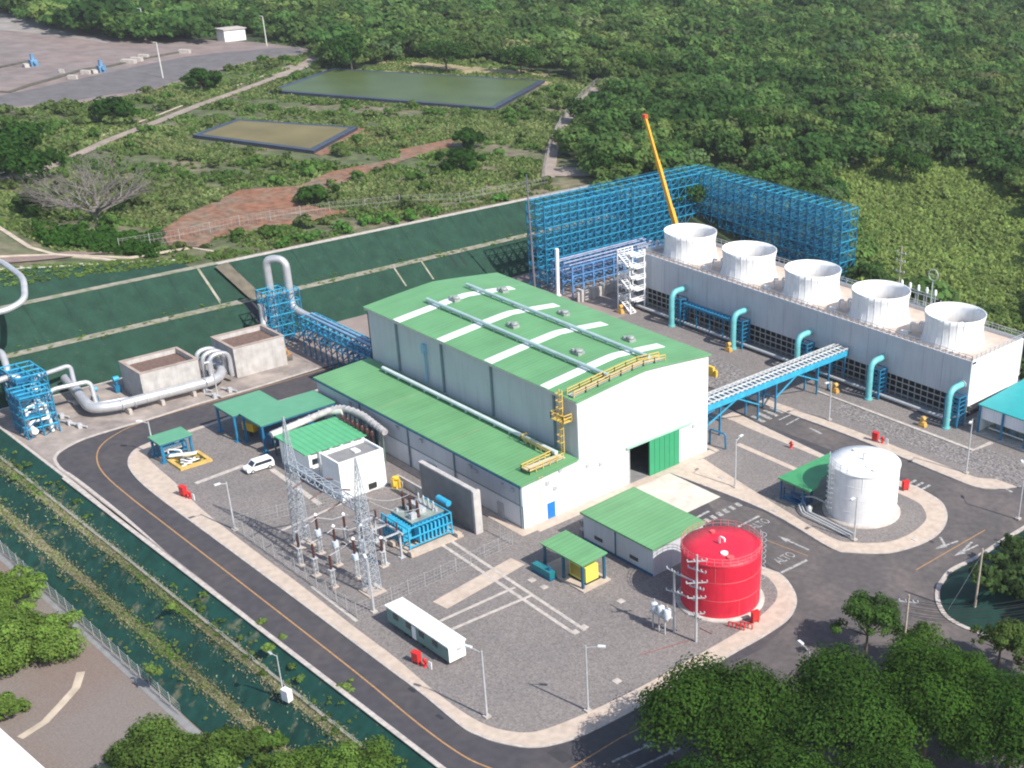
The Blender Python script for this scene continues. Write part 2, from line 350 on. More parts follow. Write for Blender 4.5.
gA0=curve(GP([(156,445),(150,450),(148,458),(160,470),(175,483),(200,508),(240,540),(300,585),(355,628),(395,658),(430,688),(462,712),(490,727),(520,733),(545,730),(590,712),(640,688),(690,660),(722,642),(750,625),(770,608),(777,598),(776,588),(768,578)]),4)
gA=gA0
island('switchyard_island',A,gA+[(28,16.6),(2.4,16.6),(2.4,1.2),(-59,1.2),(-59,43),(-70,43),(-70,-8)])
kB=curve(GP([(669,473)]+[(764,510),(829,547.6),(850,553),(883,554),(905,550),(927,542),(941,532),(947.5,519),(945,507),(937,498.5),(917,487)]),4)
B=kB+GP([(825.6,456),(758,424),(728,409)])+[(-60,52),(-60,42),(1.9,42)]
gB=curve(GP([(703,459),(766,499),(829,537),(855,543),(883,543),(900,539),(915,531),(926,520),(924,510),(916,502),(890,490),(817,457),(752,430),(735,422)]),4)+[(-59,50),(-59,43),(1.5,43)]
island('tank_island',B,gB)
D=curve(GP([(728,388),(764.7,405),(849,436),(951,478),(978,487.7),(1000,489),(1024,486),(1100,470)]),4)+[(70,116),(-100,116),(-100,50),(-62,50),(-62,60),(-30,60)]
gD=curve(GP([(726,382),(760,397),(852,430),(955,470),(985,479),(1024,476),(1100,458)]),4)+[(68,115),(-99,115),(-99,51),(-63,51),(-63,61),(-30,62)]
island('cooling_tower_island',D,gD)
kC=curve(GP([(250,618),(182,566),(125,516),(78,479),(64,470),(58,463),(57,457),(64,450),(86,439),(125,427),(146,421),(200,404),(250,390),(318,369),(345,361)]),3)
Cc=kC+[(-78,50),(-101,50),(-101,-42.7),(-30,-42.7)]
m=MB(); m.prism(Cc,-.02,.12); struct('pipeline_yard_kerb',m,KERB)
m=MB(); m.sheet(inset(Cc,.5),.124); struct('pipeline_yard_pavement',m,mat('tan_pavement',(.30,.255,.225),.9,var=.2,scale=.4,col2=(.20,.17,.155),scale2=.15,col2f=.5,sharp=.08))
m=MB(); m.strip([(-66,-42.75),(200,-42.75)],.65,.13,.15); struct('road_edge_kerb',m,KERB)
# pinkish ground behind the hall and under the frame
m=MB(); m.sheet([(-100.5,52),(-62,52),(-62,116),(-100.5,116)],.16); m.sheet([(-100.9,12),(-80,12),(-80,51.9),(-100.9,51.9)],.165)
struct('back_yard_pavement',m,mat('pink_pavement',(.27,.215,.19),.9,var=.22,scale=.5,col2=(.19,.155,.14),scale2=.25,col2f=.52))
# apron and strips
m=MB(); m.sheet([(0.3,18.2),(14,18.2),(14,30.2),(0.3,30.2)],.06); struct('door_apron',m,APRON)
m=MB(); m.strip([(0.9,-1.6),(0.9,41.8)],1.7,.15); m.strip([(-58,-.9),(1.5,-.9)],1.5,.146); struct('hall_footpath',m,SIDEW)
m=MB(); m.strip(GP([(778,404),(870,440)]),.1,.14); 
m=MB(); m.sheet([(4,70.8),(38,69.8),(48,70),(52,78),(34,79.5),(34,76.2),(4,76.2)],.14); m.sheet([(-38,62.5),(-14,62.5),(-8,70.5),(-30,75.5),(-38,70)],.14); struct('riprap_strip',m,RIPRAP)
m=MB(); m.strip([(8,76.6),(33.8,76.6),(34.4,82)],.8,.3,.3); m.strip([(-4,76.6),(8,76.6)],.6,.3,.3); struct('platform_kerb',m,KERB)
m=MB()
m.strip([(2,47.2),(22,47.0)],1.2,.145)
m.strip(GP([(440,606),(518,562)]),3.0,.145)
struct('yard_concrete_path',m,SIDEW)
m=MB()
for a,b in (((431,538),(572,633)),((444,537),(585,631))): m.strip(GP([a,b]),.55,.16,.04)
for a,b in (((440,622),(515,588)),((452,630),(532,596))): m.strip(GP([a,b]),.5,.165,.04)
for p in ((575,633),(584,628),(532,581),(544,588),(621,602),(617,682),(722,478),(775,511),(915,540)): c=G(*p); m.cb((c[0],c[1],.12),(1.0,1.0,.08))
m.strip(GP([(196,484),(244,466)]),.9,.16,.04); m.strip(GP([(272,470),(320,505)]),.9,.16,.04)
m.strip(GP([(278,533),(344,503)]),.5,.16,.04); m.strip(GP([(312,587),(357,622)]),.5,.16,.04)
struct('yard_cable_duct',m,KERB)
# painted markings
m=MB()
def line(pts,w,z=.009): m.strip([(a,b) for a,b in pts],w,z)
cl=curve(GP([(335,366),(250,391),(175,412),(135,425),(113,436),(100,447),(97,460),(105,475),(130,497),(170,528),(240,582),(353,670),(420,725),(462,755),(490,768),(520,778)]),4)
line(cl,.22)
line(GP([(700,698),(620,738),(560,775)]),.2); line(GP([(916,570),(985,530)]),.2,.012); line(GP([(766,540),(808,556)]),.14,.012)
struct('road_line_yellow',m,ROADY)
m=MB()
for a,b in (((696,518),(709,511)),): line(GP([a,b]),.5,.012)
for i in range(7):
    x=701+i*6.2; y=523.5-i*3.15
    m.strip(GP([(x-2.5,y-1.6),(x+2.8,y+1.7)]),.75,.012)
line(GP([(738,527),(759,516)]),.45,.012); line(GP([(781,573),(807,560)]),.5,.012)
for i in range(6):
    x=745+i*6.5; y=419-i*3.0
    m.strip(GP([(x,y),(x+13,y+6)][::1]),.9,.012)
for a,b in (((779,420),(792,414)),((786,425),(799,418)),((842,426),(825,417))): line(GP([a,b]),.35,.012)
line(GP([(810,428),(822,434)]),.5,.012)
for i in range(3): line(GP([(905+i*7,486+i*2.5),(916+i*7,480+i*2.5)]),.5,.012)
def arrow(p,q,hw=1.1,w=.35,hl=2.2,z=.012):
    p=Vector(G(*p)[:2]);q=Vector(G(*q)[:2]); d=(q-p).normalized(); n=Vector((-d.y,d.x)); e=q-d*hl
    m.strip([tuple(p),tuple(e)],w,z); m.add([(*(e+n*hw/2),z),(*(e-n*hw/2),z),(*q,z)],[(0,1,2)])
arrow((809,550),(778,536)); arrow((612,762),(660,740)); arrow((634,770),(684,746))
arrow((958,541),(935,549)); arrow((978,545),(954,556)); m.strip(GP([(945,545),(940,537)]),.4,.013); m.strip(GP([(963,551),(972,542)]),.4,.013)
m.strip(GP([(1006,489),(1012,492)]),.5,.012)
struct('road_marking_white',m,ROADW)
def text(s,c,ang,size,name,m_,parent=None,z=.012,stretch=1.0):
    cu=bpy.data.curves.new(name,'FONT'); cu.body=s; cu.size=size; cu.align_x='CENTER'; cu.align_y='CENTER'; cu.extrude=.001
    o=bpy.data.objects.new(name+'_tmp',cu); C.objects.link(o); bpy.context.view_layer.update()
    me=bpy.data.meshes.new_from_object(o.evaluated_get(bpy.context.evaluated_depsgraph_get())); bpy.data.objects.remove(o)
    ca,sa=math.cos(ang),math.sin(ang)
    for v in me.vertices:
        x,y=v.co.x,v.co.y*stretch; v.co=(x*ca-y*sa,x*sa+y*ca,v.co.z)
    me.materials.clear(); me.materials.append(m_)
    o=bpy.data.objects.new(name,me); C.objects.link(o); o.location=(c[0],c[1],z); return o
c=G(785,558); o=text('ALTO',c,R(90),1.5,'road_lettering',ROADW,stretch=1.7); tag(o,kind='structure')
c=G(760,524); o=text('ALTO',c,R(90),1.5,'road_lettering',ROADW,stretch=1.7); tag(o,kind='structure')
# right-hand planted bank
kE=curve(GP([(1060,505),(1024,528),(1004,540),(978,557),(952,570),(943,580),(938,589),(938,602),(946,616.5),(963,627),(981,634),(1030,655),(1080,680)]),4)
m=MB(); m.strip(kE,.7,.16,.2); struct('bank_kerb',m,KERB)
E2=kE+[(120,40)]
i1=inset(E2,.5); i2=inset(E2,9)
m=MB(); n=len(E2); 
m.v=[(a,b,.05) for a,b in i1]+[(a,b,4.2) for a,b in i2]; m.f=[(i,(i+1)%n,n+(i+1)%n,n+i) for i in range(n)]+[tuple(range(n,2*n))]; m.sm=[False]*len(m.f)
struct('planted_bank',m,mat('bank_geotextile',(.006,.042,.032),.8,var=.25,scale=.5,spec=.3))
m=MB()
for p in ((352,574),(412,690),(440,717),(268,515),(170,455),(640,717),(548,742),(760,634),(858,548),(930,541)): c=G(*p); m.cb((c[0],c[1],.015),(1.3,.45,.02),.0)
struct('road_drain_grate',m,DARK)
m=MB()
for p,a,b in (((690,600+30),0,0),((870,600),3.2,2.0),((905,520),4,1.4),((560,725+30),3,1.6),((180,500),2.6,1.5),((300,575),3.0,1.2)): 
    if a: c=G(*p); m.sheet([(c[0]-a/2,c[1]-b/2),(c[0]+a/2,c[1]-b/2),(c[0]+a/2,c[1]+b/2),(c[0]-a/2,c[1]+b/2)],.008)
struct('asphalt_patch',m,mat('dark_asphalt_patch',(.035,.033,.037),.85,var=.2,scale=1))
# ------------------------------------------------------------------ plateau
ZP=12.0
def psheet(name,px,m_,dz,z=ZP):
    m=MB(); m.sheet(GP(px,z),z+dz); return struct(name,m,m_)
PADP=[(-80,122),(0,111),(60,106),(110,100),(150,92),(185,80),(222,70),(262,60),(300,56),(312,50),(290,46),(250,42),(200,40),(130,36),(70,24),(0,11),(-80,0)]
POND1P=[(270,93),(332,71),(545,83),(495,111)]
POND2P=[(193,138),(237,122),(358,130),(314,154)]
DIRTP=[(160,232),(185,215),(215,202),(240,190),(300,186),(330,172),(400,158),(400,150),(456,138),(452,146),(405,160),(330,188),(300,205),(352,212),(300,224),(215,238),(205,247),(170,247)]
psheet('bare_well_pad',PADP,BAREG,.10); psheet('bare_pad_roadway',[(-60,118),(0,108),(60,103),(150,89),(222,68),(262,58),(300,53),(300,47),(230,52),(185,57),(140,66),(85,78),(30,90),(0,96),(-60,104)],mat('worn_pad_road',(.115,.105,.105),.95,var=.2,scale=.3),.13)
psheet('pale_pad_corner',[(-60,12),(0,30),(60,36),(110,44),(70,26),(0,13)],mat('pale_pad_ground',(.24,.215,.20),.95,var=.2,scale=.15),.13); psheet('red_dirt_clearing',DIRTP,DIRT,.10)
psheet('pale_dirt_patch',[(270,140),(355,125),(400,130),(456,135),(380,142),(320,156)],DIRT,.06)
psheet('pond_bank_clearing',[(365,75),(380,62),(440,62),(520,70),(560,80),(545,86),(500,78)],mat('tan_grass',(.27,.22,.12),.95,var=.3,scale=.3),.10)
m=MB(); m.strip([G(x,y,ZP) for x,y in ((-30,190),(0,182),(30,176),(60,163),(110,140),(160,121),(200,105),(240,91),(275,78),(300,68),(318,56))],3.2,.14); struct('dirt_track',m,DROAD)
m=MB(); m.strip([G(x,y,ZP) for x,y in ((-30,178),(0,174),(40,164),(60,154),(110,133),(160,115),(200,99),(240,85),(275,72))],1.0,.2); struct('track_edge',m,PALE)
m=MB(); m.strip([G(x,y,ZP) for x,y in ((-10,182),(25,177),(55,168))],7,.1); m.strip([G(x,y,ZP) for x,y in ((275,76),(300,66),(318,55))],8,.12);  m.strip([G(x,y,ZP) for x,y in ((548,178),(552,150),(562,125),(580,104),(596,88))],3.6,.14);m.strip([G(x,y,ZP) for x,y in ((548,172),(590,172))],10,.12); struct('gravel_track',m,DROAD)
# track on the left plateau edge
m=MB()
def gl(px,py): 
    z=ZP
    for _ in range(6): p=G(px,py,z); z=float(tz(p[0],p[1]))
    return (p[0],p[1],z)
m.strip([gl(x,y) for x,y in ((-10,262),(40,258),(90,252),(140,250))],4.5,.12); struct('paved_track',m,mat('pink_track',(.21,.15,.13),.95,var=.2))
m=MB(); m.strip([gl(x,y) for x,y in ((-10,222),(10,235),(30,248),(55,255),(100,259),(130,263))],1.0,.2,.3); struct('track_border',m,PALE)
m=MB(); m.strip([gl(x,y) for x,y in ((-10,257),(60,255),(130,258),(190,248),(215,252))],.8,.2,.3); struct('plateau_border',m,PALE)
def pond(n,px,wm,lab):
    P=GP(px,ZP); Q=inset(P,1.9)
    m=MB(); m.prism(P,ZP-.2,ZP+.9); struct(n+'_liner',m,LINER)
    m=MB(); m.sheet(Q,ZP+.92); struct(n+'_water',m,wm)
    m=MB(); m.strip(inset(P,.3)+inset(P,.3)[:1],.5,ZP+.95); struct(n+'_rim',m,mat('liner_rim',(.075,.10,.17),.6))
pond('green_pond',POND1P,POND1,''); pond('brown_pond',POND2P,POND2,'')
# ================================================================== turbine hall
HX0,HX1=-59.0,0.0; Y0,Y1,Y2=0.0,11.6,41.2; ZE,ZA=18.5,1.4
def archz(y,base=ZE,rise=ZA):
    u=(y-(Y1+Y2)/2)/((Y2-Y1)/2); return base+rise*(1-abs(u)**1.12)
hall=thing('turbine_hall','large white turbine hall with green roofs and long low annex','industrial building',(0,0,0))
ys_=[Y1+(Y2-Y1)*i/16 for i in range(17)]
m=MB()
def gable(x0,x1,mb,opening=None):
    prof=[(y,archz(y)) for y in ys_]
    if not opening: poly=[(Y1,0)]+prof+[(Y2,0)]; polys=[poly]
    else:
        a,b,h=opening; polys=[[(Y1,0),(Y1,h),(a,h),(a,0)],[(b,0),(b,h),(Y2,h),(Y2,0)],[(Y1,h)]+prof+[(Y2,h)]]
    for P in polys:
        n=len(P); mb.add([(x0,p[0],p[1]) for p in P]+[(x1,p[0],p[1]) for p in P],[tuple(range(n)),tuple(range(n,2*n))[::-1]]+[(i,n+i,n+(i+1)%n,(i+1)%n) for i in range(n)])
gable(HX1-.3,HX1,m,(22.2,33.6,6.9)); m.build('front_wall',WHITEY,hall)
m=MB(); gable(HX0,HX0+.3,m); m.build('rear_wall',WHITEY,hall)
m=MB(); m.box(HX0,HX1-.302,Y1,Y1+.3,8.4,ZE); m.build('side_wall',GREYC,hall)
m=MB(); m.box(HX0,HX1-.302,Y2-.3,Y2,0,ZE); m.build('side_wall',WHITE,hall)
m=MB(); m.box(HX0,HX1,Y1+.3,Y2-.3,.0,.17); m.build('floor_slab',GCONC,hall)
def roofstrip(mb,x0,x1,y0,y1,dz,th,n=16,f=archz):
    yy=[y0+(y1-y0)*i/n for i in range(n+1)]; vs=[];fs=[]
    for y in yy: vs+=[(x0,y,f(y)+dz),(x1,y,f(y)+dz),(x1,y,f(y)+dz-th),(x0,y,f(y)+dz-th)]
    for i in range(n):
        a=4*i;b=a+4
        for k in range(4): fs.append((a+k,a+(k+1)%4,b+(k+1)%4,b+k)[::-1])
    fs+= [(0,1,2,3),(4*n+3,4*n+2,4*n+1,4*n)]; mb.add(vs,fs)
def az2(y):
    if y<Y1: return ZE-(Y1-y)*.15
    if y>Y2: return ZE-(y-Y2)*.15
    return archz(y)
m=MB(); roofstrip(m,HX0-.5,HX1+.35,Y1-.45,Y2+.45,.28,.26,20,az2); roof=m.build('roof',GREEN,hall)
for x in (-49,-35.8,-22.4,-7.7):
    m=MB(); roofstrip(m,x-1.05,x+1.05,Y1-.3,Y2-4,.33,.06,20,az2); m.build('translucent_strip',TRANSL,roof)
for y,x0,x1 in ((19.7,-51.5,-1.4),(29.5,-52.8,-2.4)):
    m=MB(); z=archz(y)+.95; m.tube([(x0,y,z),(x1,y,z)],.34,10)
    for x in np.arange(x0+1,x1,3.2): m.box(x-.1,x+.1,y-.35,y+.35,archz(y)+.25,z-.3)
    m.build('roof_duct',DUCTG,hall)
for x,y in ((-48.2,23.5),(-30.3,22.9),(-12.9,22.9),(-47.4,33.8),(-30,34.1),(-12.3,34)):
    z=archz(y)+.25; m=MB(); m.lathe([(.45,0),(.45,.5),(.7,.55),(.7,.85),(.5,1.0)],(x+.3,y,z),12); m.box(x-.9,x+.9,y-.7,y+.7,z-.1,z+.55); m.box(x-1.5,x-.9,y-.3,y+.3,z+.2,z+.6); m.build('roof_ventilator',mat('dull_roof_fan',(.26,.28,.27),.6,var=.3,scale=2),hall)
m=MB(); roofstrip(m,HX0,HX1+.3,Y1-.5,Y1-.2,.1,.35,1,lambda y:18.5); m.build('gutter',GREYM,hall)
for x in (-49.6,-36,-22,-5.6):
    m=MB(); m.box(x-.22,x+.22,Y1-.3,Y1-.02,8.9,18.3); m.build('downpipe',mat('grey_blue_trim',(.13,.19,.22),.5),hall)
m=MB(); m.box(-41.4,-40.6,Y1-.7,Y1-.01,14.9,16.6); m.beam((-40.9,Y1-.35,14.9),(-40.9,Y1-.35,9.4),.3); m.build('wall_fan',mat('pale_blue_metal',(.2,.4,.52),.5),hall)
# annex
m=MB(); P=[(Y0,2.6),(Y0,7.75),(Y1-.002,8.45),(Y1-.002,2.6)]
P0=[(Y0,0),(Y0,7.75),(Y1-.002,8.45),(Y1-.002,0)]
n=4; m.add([(HX0,a,b) for a,b in P0]+[(HX1,a,b) for a,b in P0],[(0,1,2,3),(7,6,5,4)]+[(i,4+i,4+(i+1)%4,(i+1)%4) for i in range(4)]); annex=m.build('annex_wall',WHITEY,hall)
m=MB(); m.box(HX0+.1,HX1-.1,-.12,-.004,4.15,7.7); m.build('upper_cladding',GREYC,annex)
m=MB(); m.box(HX0,HX1,-.16,-.004,4.0,4.14); m.build('flashing',mat('grey_blue_trim',(.13,.19,.22),.5),annex)
ax=lambda y:7.75+(y-Y0)*.0603
m=MB(); roofstrip(m,HX0-.4,HX1+.35,Y0-.5,Y1-.35,.3,.25,1,ax); ar=m.build('annex_roof',GREEN,hall)
m=MB()
for x in (-20.3,-39.5): roofstrip(m,x-.07,x+.07,Y0-.5,Y1-.4,.33,.05,1,ax)
m.build('roof_seam',mat('roof_seam_brown',(.2,.24,.14),.6),ar)
m=MB(); m.tube([(-52,9.4,9.35),(-3,9.4,9.35)],.36,10); 
for x in range(-51,-3,4): m.box(x-.1,x+.1,9.2,9.6,8.5,9.1)
m.build('annex_duct',mat('pale_grey_pipe',(.55,.62,.62),.45),hall)
m=MB(); m.box(HX0-.4,HX1+.3,Y0-.62,Y0-.5,7.6,7.85); m.build('annex_gutter',DBLUE,hall)
for x in (-45,-30.5,-17.5,-.35):
    m=MB(); m.box(x-.13,x+.13,-.3,-.13,0.1,7.6); m.build('annex_downpipe',mat('grey_blue_trim',(.13,.19,.22),.5),hall)
for x,z0,z1,wd in ((-24.3,.15,2.9,2.6),(-41.6,.15,3.8,2.4)):
    m=MB(); m.box(x-wd/2,x+wd/2,-.2,-.02,z0,z1); d=m.build('service_door',DBLUE,hall)
    m=MB(); m.box(x-wd/2-.1,x+wd/2+.1,-.22,-.19,z1,z1+.12); m.build('door_head',GREYM,d)
m=MB(); m.box(-6.6,-5.0,-.18,-.02,.15,2.7); m.build('service_door',GREYM,hall)
for x,z in ((-33.5,6.3),(-26.5,6.2),(-13,6.3),(-11.6,6),(-4.6,6.0),(-2.2,6.1),(-48,6.2)):
    m=MB(); m.box(x-.35,x+.35,-.55,-.125,z,z+.6); m.build('wall_lamp',GREYM,hall)
m=MB(); m.box(.0,.12,4.7,6.2,.15,2.9); m.build('entrance_door',mat('bright_blue_door',(.01,.16,.5),.45),hall)
for y,z in ((4.9,6.6),(7.6,8.0),(6.4,5.2),(13.2,6.8),(16,6.2),(37.6,6.2)):
    m=MB(); m.box(0,.22,y-.35,y+.35,z-.35,z+.35); m.build('wall_vent',GREYM,hall)
m=MB(); m.box(.05,.35,26.8,33.9,.17,6.9)
for i in range(1,6): m.box(.35,.41,26.8+i*1.18-.06,26.8+i*1.18+.06,.2,6.85)
m.build('sliding_door',GREEND,hall)
m=MB(); m.box(.0,.5,21.6,37,6.95,7.25); m.build('door_rail',mat('pale_green_rail',(.30,.48,.38),.5),hall)
m=MB(); m.box(.0,.1,22.2,22.45,.17,6.9); m.build('door_frame',GREYM,hall)
def rail(mb,pts,h=1.1,sp=1.6,w=.09):
    for a,b in zip(pts[:-1],pts[1:]):
        a=Vector(a);b=Vector(b);L=(b-a).length;n=max(1,int(L/sp))
        for k in (1,.55): mb.beam(a+Vector((0,0,h*k)),b+Vector((0,0,h*k)),w)
        for i in range(n+1): p=a.lerp(b,i/n); mb.beam(p,p+Vector((0,0,h)),w)
m=MB(); Yr=[Y1+.2+i*2.5 for i in range(9)]
for dx in (-1.0,-2.6): m=MB(); rail(m,[(dx,y,archz(y)+.3) for y in Yr],1.1,1.3,.13); m.build('roof_walkway_rail',YEL,hall)
m=MB()
for y0,y1 in zip(Yr[:-1],Yr[1:]): m.beam((-1.8,y0,archz(y0)+.45),(-1.8,y1,archz(y1)+.45),1.3,.06)
m.build('walkway_grating',GREYM,hall)
m=MB()
for dx in (-3.3,-2.6): m.beam((dx,Y1-.9,8.9),(dx,Y1-.9,20),.14)
for z in np.arange(9.2,19.8,.45): m.beam((-3.3,Y1-.9,z),(-2.6,Y1-.9,z),.1)
for z in np.arange(11,20,1.2):
    m.beam((-3.4,Y1-1.6,z),(-2.5,Y1-1.6,z),.09); m.beam((-3.4,Y1-1.6,z),(-3.4,Y1-.8,z),.09); m.beam((-2.5,Y1-1.6,z),(-2.5,Y1-.8,z),.09)
rail(m,[(-4.2,Y1-.2,15),(-4.2,Y1-2,15),(-1.2,Y1-2,15),(-1.2,Y1-.2,15)],1.2,1,.13); m.box(-4.2,-1.2,Y1-2,Y1-.1,14.9,15)
m.build('caged_ladder',YEL,hall)
m=MB(); rail(m,[(-11,9.9,8.9),(-11,8.6,8.9),(-3.4,8.6,8.7),(-3.4,2.6,8.3),(-1.4,2.6,8.3),(-1.4,9.5,8.7)],1.1,1.2,.12); m.build('annex_walkway_rail',YEL,hall)
m=MB(); m.box(-3.3,-1.5,2.6,10,8.75,8.82); m.build('annex_walkway_grating',mat('pale_grating',(.5,.45,.38),.7),hall)
m=MB()
for y in (3.0,3.7): m.beam((.45,y,1.5),(.45,y,8.4),.07)
for z in np.arange(1.8,8.3,.5): m.beam((.45,3,z),(.45,3.7,z),.05)
m.build('wall_ladder',mat('pale_yellow_ladder',(.6,.48,.3),.6),hall)
# ================================================================== cooling tower
CX0,CX1,CY0,CY1,CZ0,CZ1=-66.,26.,85.5,104.,5.0,12.9
ct=thing('cooling_tower','long grey and white cooling tower bank with five round fan stacks','cooling tower',(CX0,CY0,0))
m=MB()
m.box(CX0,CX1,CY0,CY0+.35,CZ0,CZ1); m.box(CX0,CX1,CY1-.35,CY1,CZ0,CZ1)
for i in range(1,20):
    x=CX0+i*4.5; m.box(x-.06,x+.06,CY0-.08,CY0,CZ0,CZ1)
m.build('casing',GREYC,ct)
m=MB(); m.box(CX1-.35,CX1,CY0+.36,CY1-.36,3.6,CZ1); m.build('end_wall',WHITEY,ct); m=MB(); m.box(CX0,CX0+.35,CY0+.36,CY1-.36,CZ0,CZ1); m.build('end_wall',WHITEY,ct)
m=MB(); m.box(CX0+.36,CX1-.36,CY0+.36,CY1-.36,CZ1-1.1,CZ1-.75); m.build('fan_deck',mat('deck_boards',(.47,.38,.32),.85,var=.12,scale=.6),ct)
m=MB(); m.box(CX0+1,CX1-1,CY0+2.2,CY1-2.2,.6,CZ1-1.2); m.build('drift_fill',DARK,ct)
m=MB()
for i in range(0,61):
    x=CX0+.2+i*(CX1-CX0-.4)/60; m.beam((x,CY0+.25,.5),(x,CY0+.25,CZ0+.1),.16)
m.build('louvre_column',mat('louvre_post',(.34,.33,.29),.8),ct,kind='stuff')
for k in range(3):
    z=1.3+k*1.25; m=MB(); m.beam((CX0,CY0+.25,z),(CX1,CY0+.25,z),.14); m.beam((CX0,CY0+1.6,z+.6),(CX1,CY0+1.6,z+.6),.14); m.build('louvre_beam',GREYM,ct)
m=MB(); m.box(CX0-1,CX1+1,CY0-1.0,CY0+.1,0,.75); m.box(CX0-1,CX1+1,CY0+.1,CY1+1,0,.5); m.build('basin',GCONC,ct)
m=MB(); m.tube([(CX0+2,CY0-2.2,.9),(CX1-2,CY0-2.2,.9)],.35,8); m.build('header_pipe',GREYM,ct)
m=MB(); rail(m,[(CX1,CY0,CZ1),(CX0,CY0,CZ1),(CX0,CY1,CZ1),(CX1,CY1,CZ1),(CX1,CY0,CZ1)],1.1,1.5,.1); m.build('deck_rail',GREYM,ct)
m=MB(); m.box(CX0,CX1,CY0+.36,CY0+1.6,CZ1-.74,CZ1-.3)
for i in range(60): m.box(CX0+.7+i*1.5,CX0+1.3+i*1.5,CY0+.5,CY0+1.5,CZ1-.3,CZ1+.1)
m.build('edge_gutter',mat('rusty_grey',(.25,.2,.18),.8,var=.4,scale=1.5),ct)
for i,cx in enumerate((15.9,-2.4,-20.6,-38.9,-57.2)):
    c=(cx,93.9,CZ1-.75)
    prof=[(6.4,0),(6.1,.6),(5.75,2.4),(5.72,3.9),(5.85,4.9),(6.05,5.9),(5.92,5.9),(5.7,4.9),(5.57,3.9),(5.6,2.4),(5.95,.6)]
    m=MB(); m.lathe(prof,c,48,caps=False); fs=m.build('fan_stack',WPAINT,ct)
    m=MB(); 
    for k in range(28):
        a=2*math.pi*k/28; pr_=[(r+.02,z) for r,z in prof[:6]]
        pts=[(c[0]+r*math.cos(a),c[1]+r*math.sin(a),c[2]+z) for r,z in pr_]
        for a_,b_ in zip(pts[:-1],pts[1:]): m.beam(a_,b_,.07)
    m.build('stack_rib',WPAINT,fs,kind='stuff')
    m=MB(); m.lathe([(1.0,0),(1.0,.7),(.6,.9)],(cx,93.9,CZ1+1.2),16)
    for k in range(7):
        a=2*math.pi*k/7; m.beam((cx,93.9,CZ1+1.6),(cx+5.6*math.cos(a),93.9+5.6*math.sin(a),CZ1+1.6),.7,.12)
    m.build('fan_rotor',GREYM,fs)
    for q_ in (0,1,2):
      m=MB()
      if q_==0: m.tube([(cx-7.5,93,CZ1-.7),(cx-7.5,93,CZ1+1.4),(cx-6.2,93,CZ1+1.4)],.25,8,.5)
      elif q_==1: m.tube([(cx-8.6,91.5,CZ1-.7),(cx-8.6,91.5,CZ1+1.3),(cx-7.6,91.5,CZ1+1.3)],.25,8,.5)
      else: m.cb((cx-8,88.5,CZ1-.7),(1.2,.8,1.2))
      m.build(('vent_pipe','vent_pipe','fan_motor')[q_],WPAINT,ct)
for i,x in enumerate((24.6,5.8,-13.2,-31.3,-50.2)):
    m=MB(); m.tube([(x,81.2,.2),(x,81.2,8.0),(x,CY0-.02,8.0)],.62,14,2.2); m.lathe([(.85,0),(.85,.3)],(x,81.2,.1),14); rp=m.build('riser_pipe',TEAL,ct)
    m=MB(); m.tube([(x,CY0-.35,8),(x,CY0-.01,8)],.85,14); m.build('flange',GREYM,rp)
    m=MB()
    for dx in (-1.5,1.5):
        for y in (82.4,84.6): m.beam((x+dx,y,.1),(x+dx,y,6.3),.3)
    for z in np.arange(.9,6.4,.9):
        for y in (82.4,84.6): m.beam((x-1.5,y,z),(x+1.5,y,z),.18)
        for dx in (-1.5,1.5): m.beam((x+dx,82.4,z),(x+dx,84.6,z),.18)
    for k in range(6): m.beam((x-1.5,82.4,.5+k*.9),(x+1.5,82.4,1.4+k*.9),.13)
    m.build('riser_support',BLUE,ct)
    if i==4:
        m=MB(); m.beam((x+1.8,83,5.4),(x+17,83,5.4),.5); m.beam((x+1.8,84.4,5.4),(x+17,84.4,5.4),.5)
        for k in range(16): m.beam((x+2+k,83,5.4),(x+2+k,84.4,5.4),.2); m.beam((x+2+k,83,5.4),(x+2+k,83,4.4 if k%4 else .2),.2)
        m.build('cable_bridge',BLUE,ct)
# stair tower at the left end
st=thing('stair_tower','white steel stair tower at the left end of the cooling tower','stair tower',(-63,82.5,0))
m=MB()
for x in (-66,-62):
    for y in (79.5,84): m.beam((x,y,.1),(x,y,14.3),.25)
m.build('frame',WPAINT,st)
for k in range(5):
    z=2.6*k; a,b=((-66,-62) if k%2 else (-62,-66)); m=MB()
    for y in (79.8,81.2): m.beam((a,y,z+.2),(b,y,z+2.8),.35,.18)
    for j in range(9): t=j/8; m.beam((a+(b-a)*t,79.8,z+.2+2.6*t),(a+(b-a)*t,81.2,z+.2+2.6*t),.28,.06)
    m.build('flight',WPAINT,st)
    m=MB(); m.box(-66.2,-61.8,81.4,84.2,z+2.6,z+2.75); rail(m,[(-66.2,84.2,z+2.7),(-66.2,79.5,z+2.7),(-61.8,79.5,z+2.7),(-61.8,84.2,z+2.7)],1.1,1.1,.11); m.build('landing',WPAINT,st)
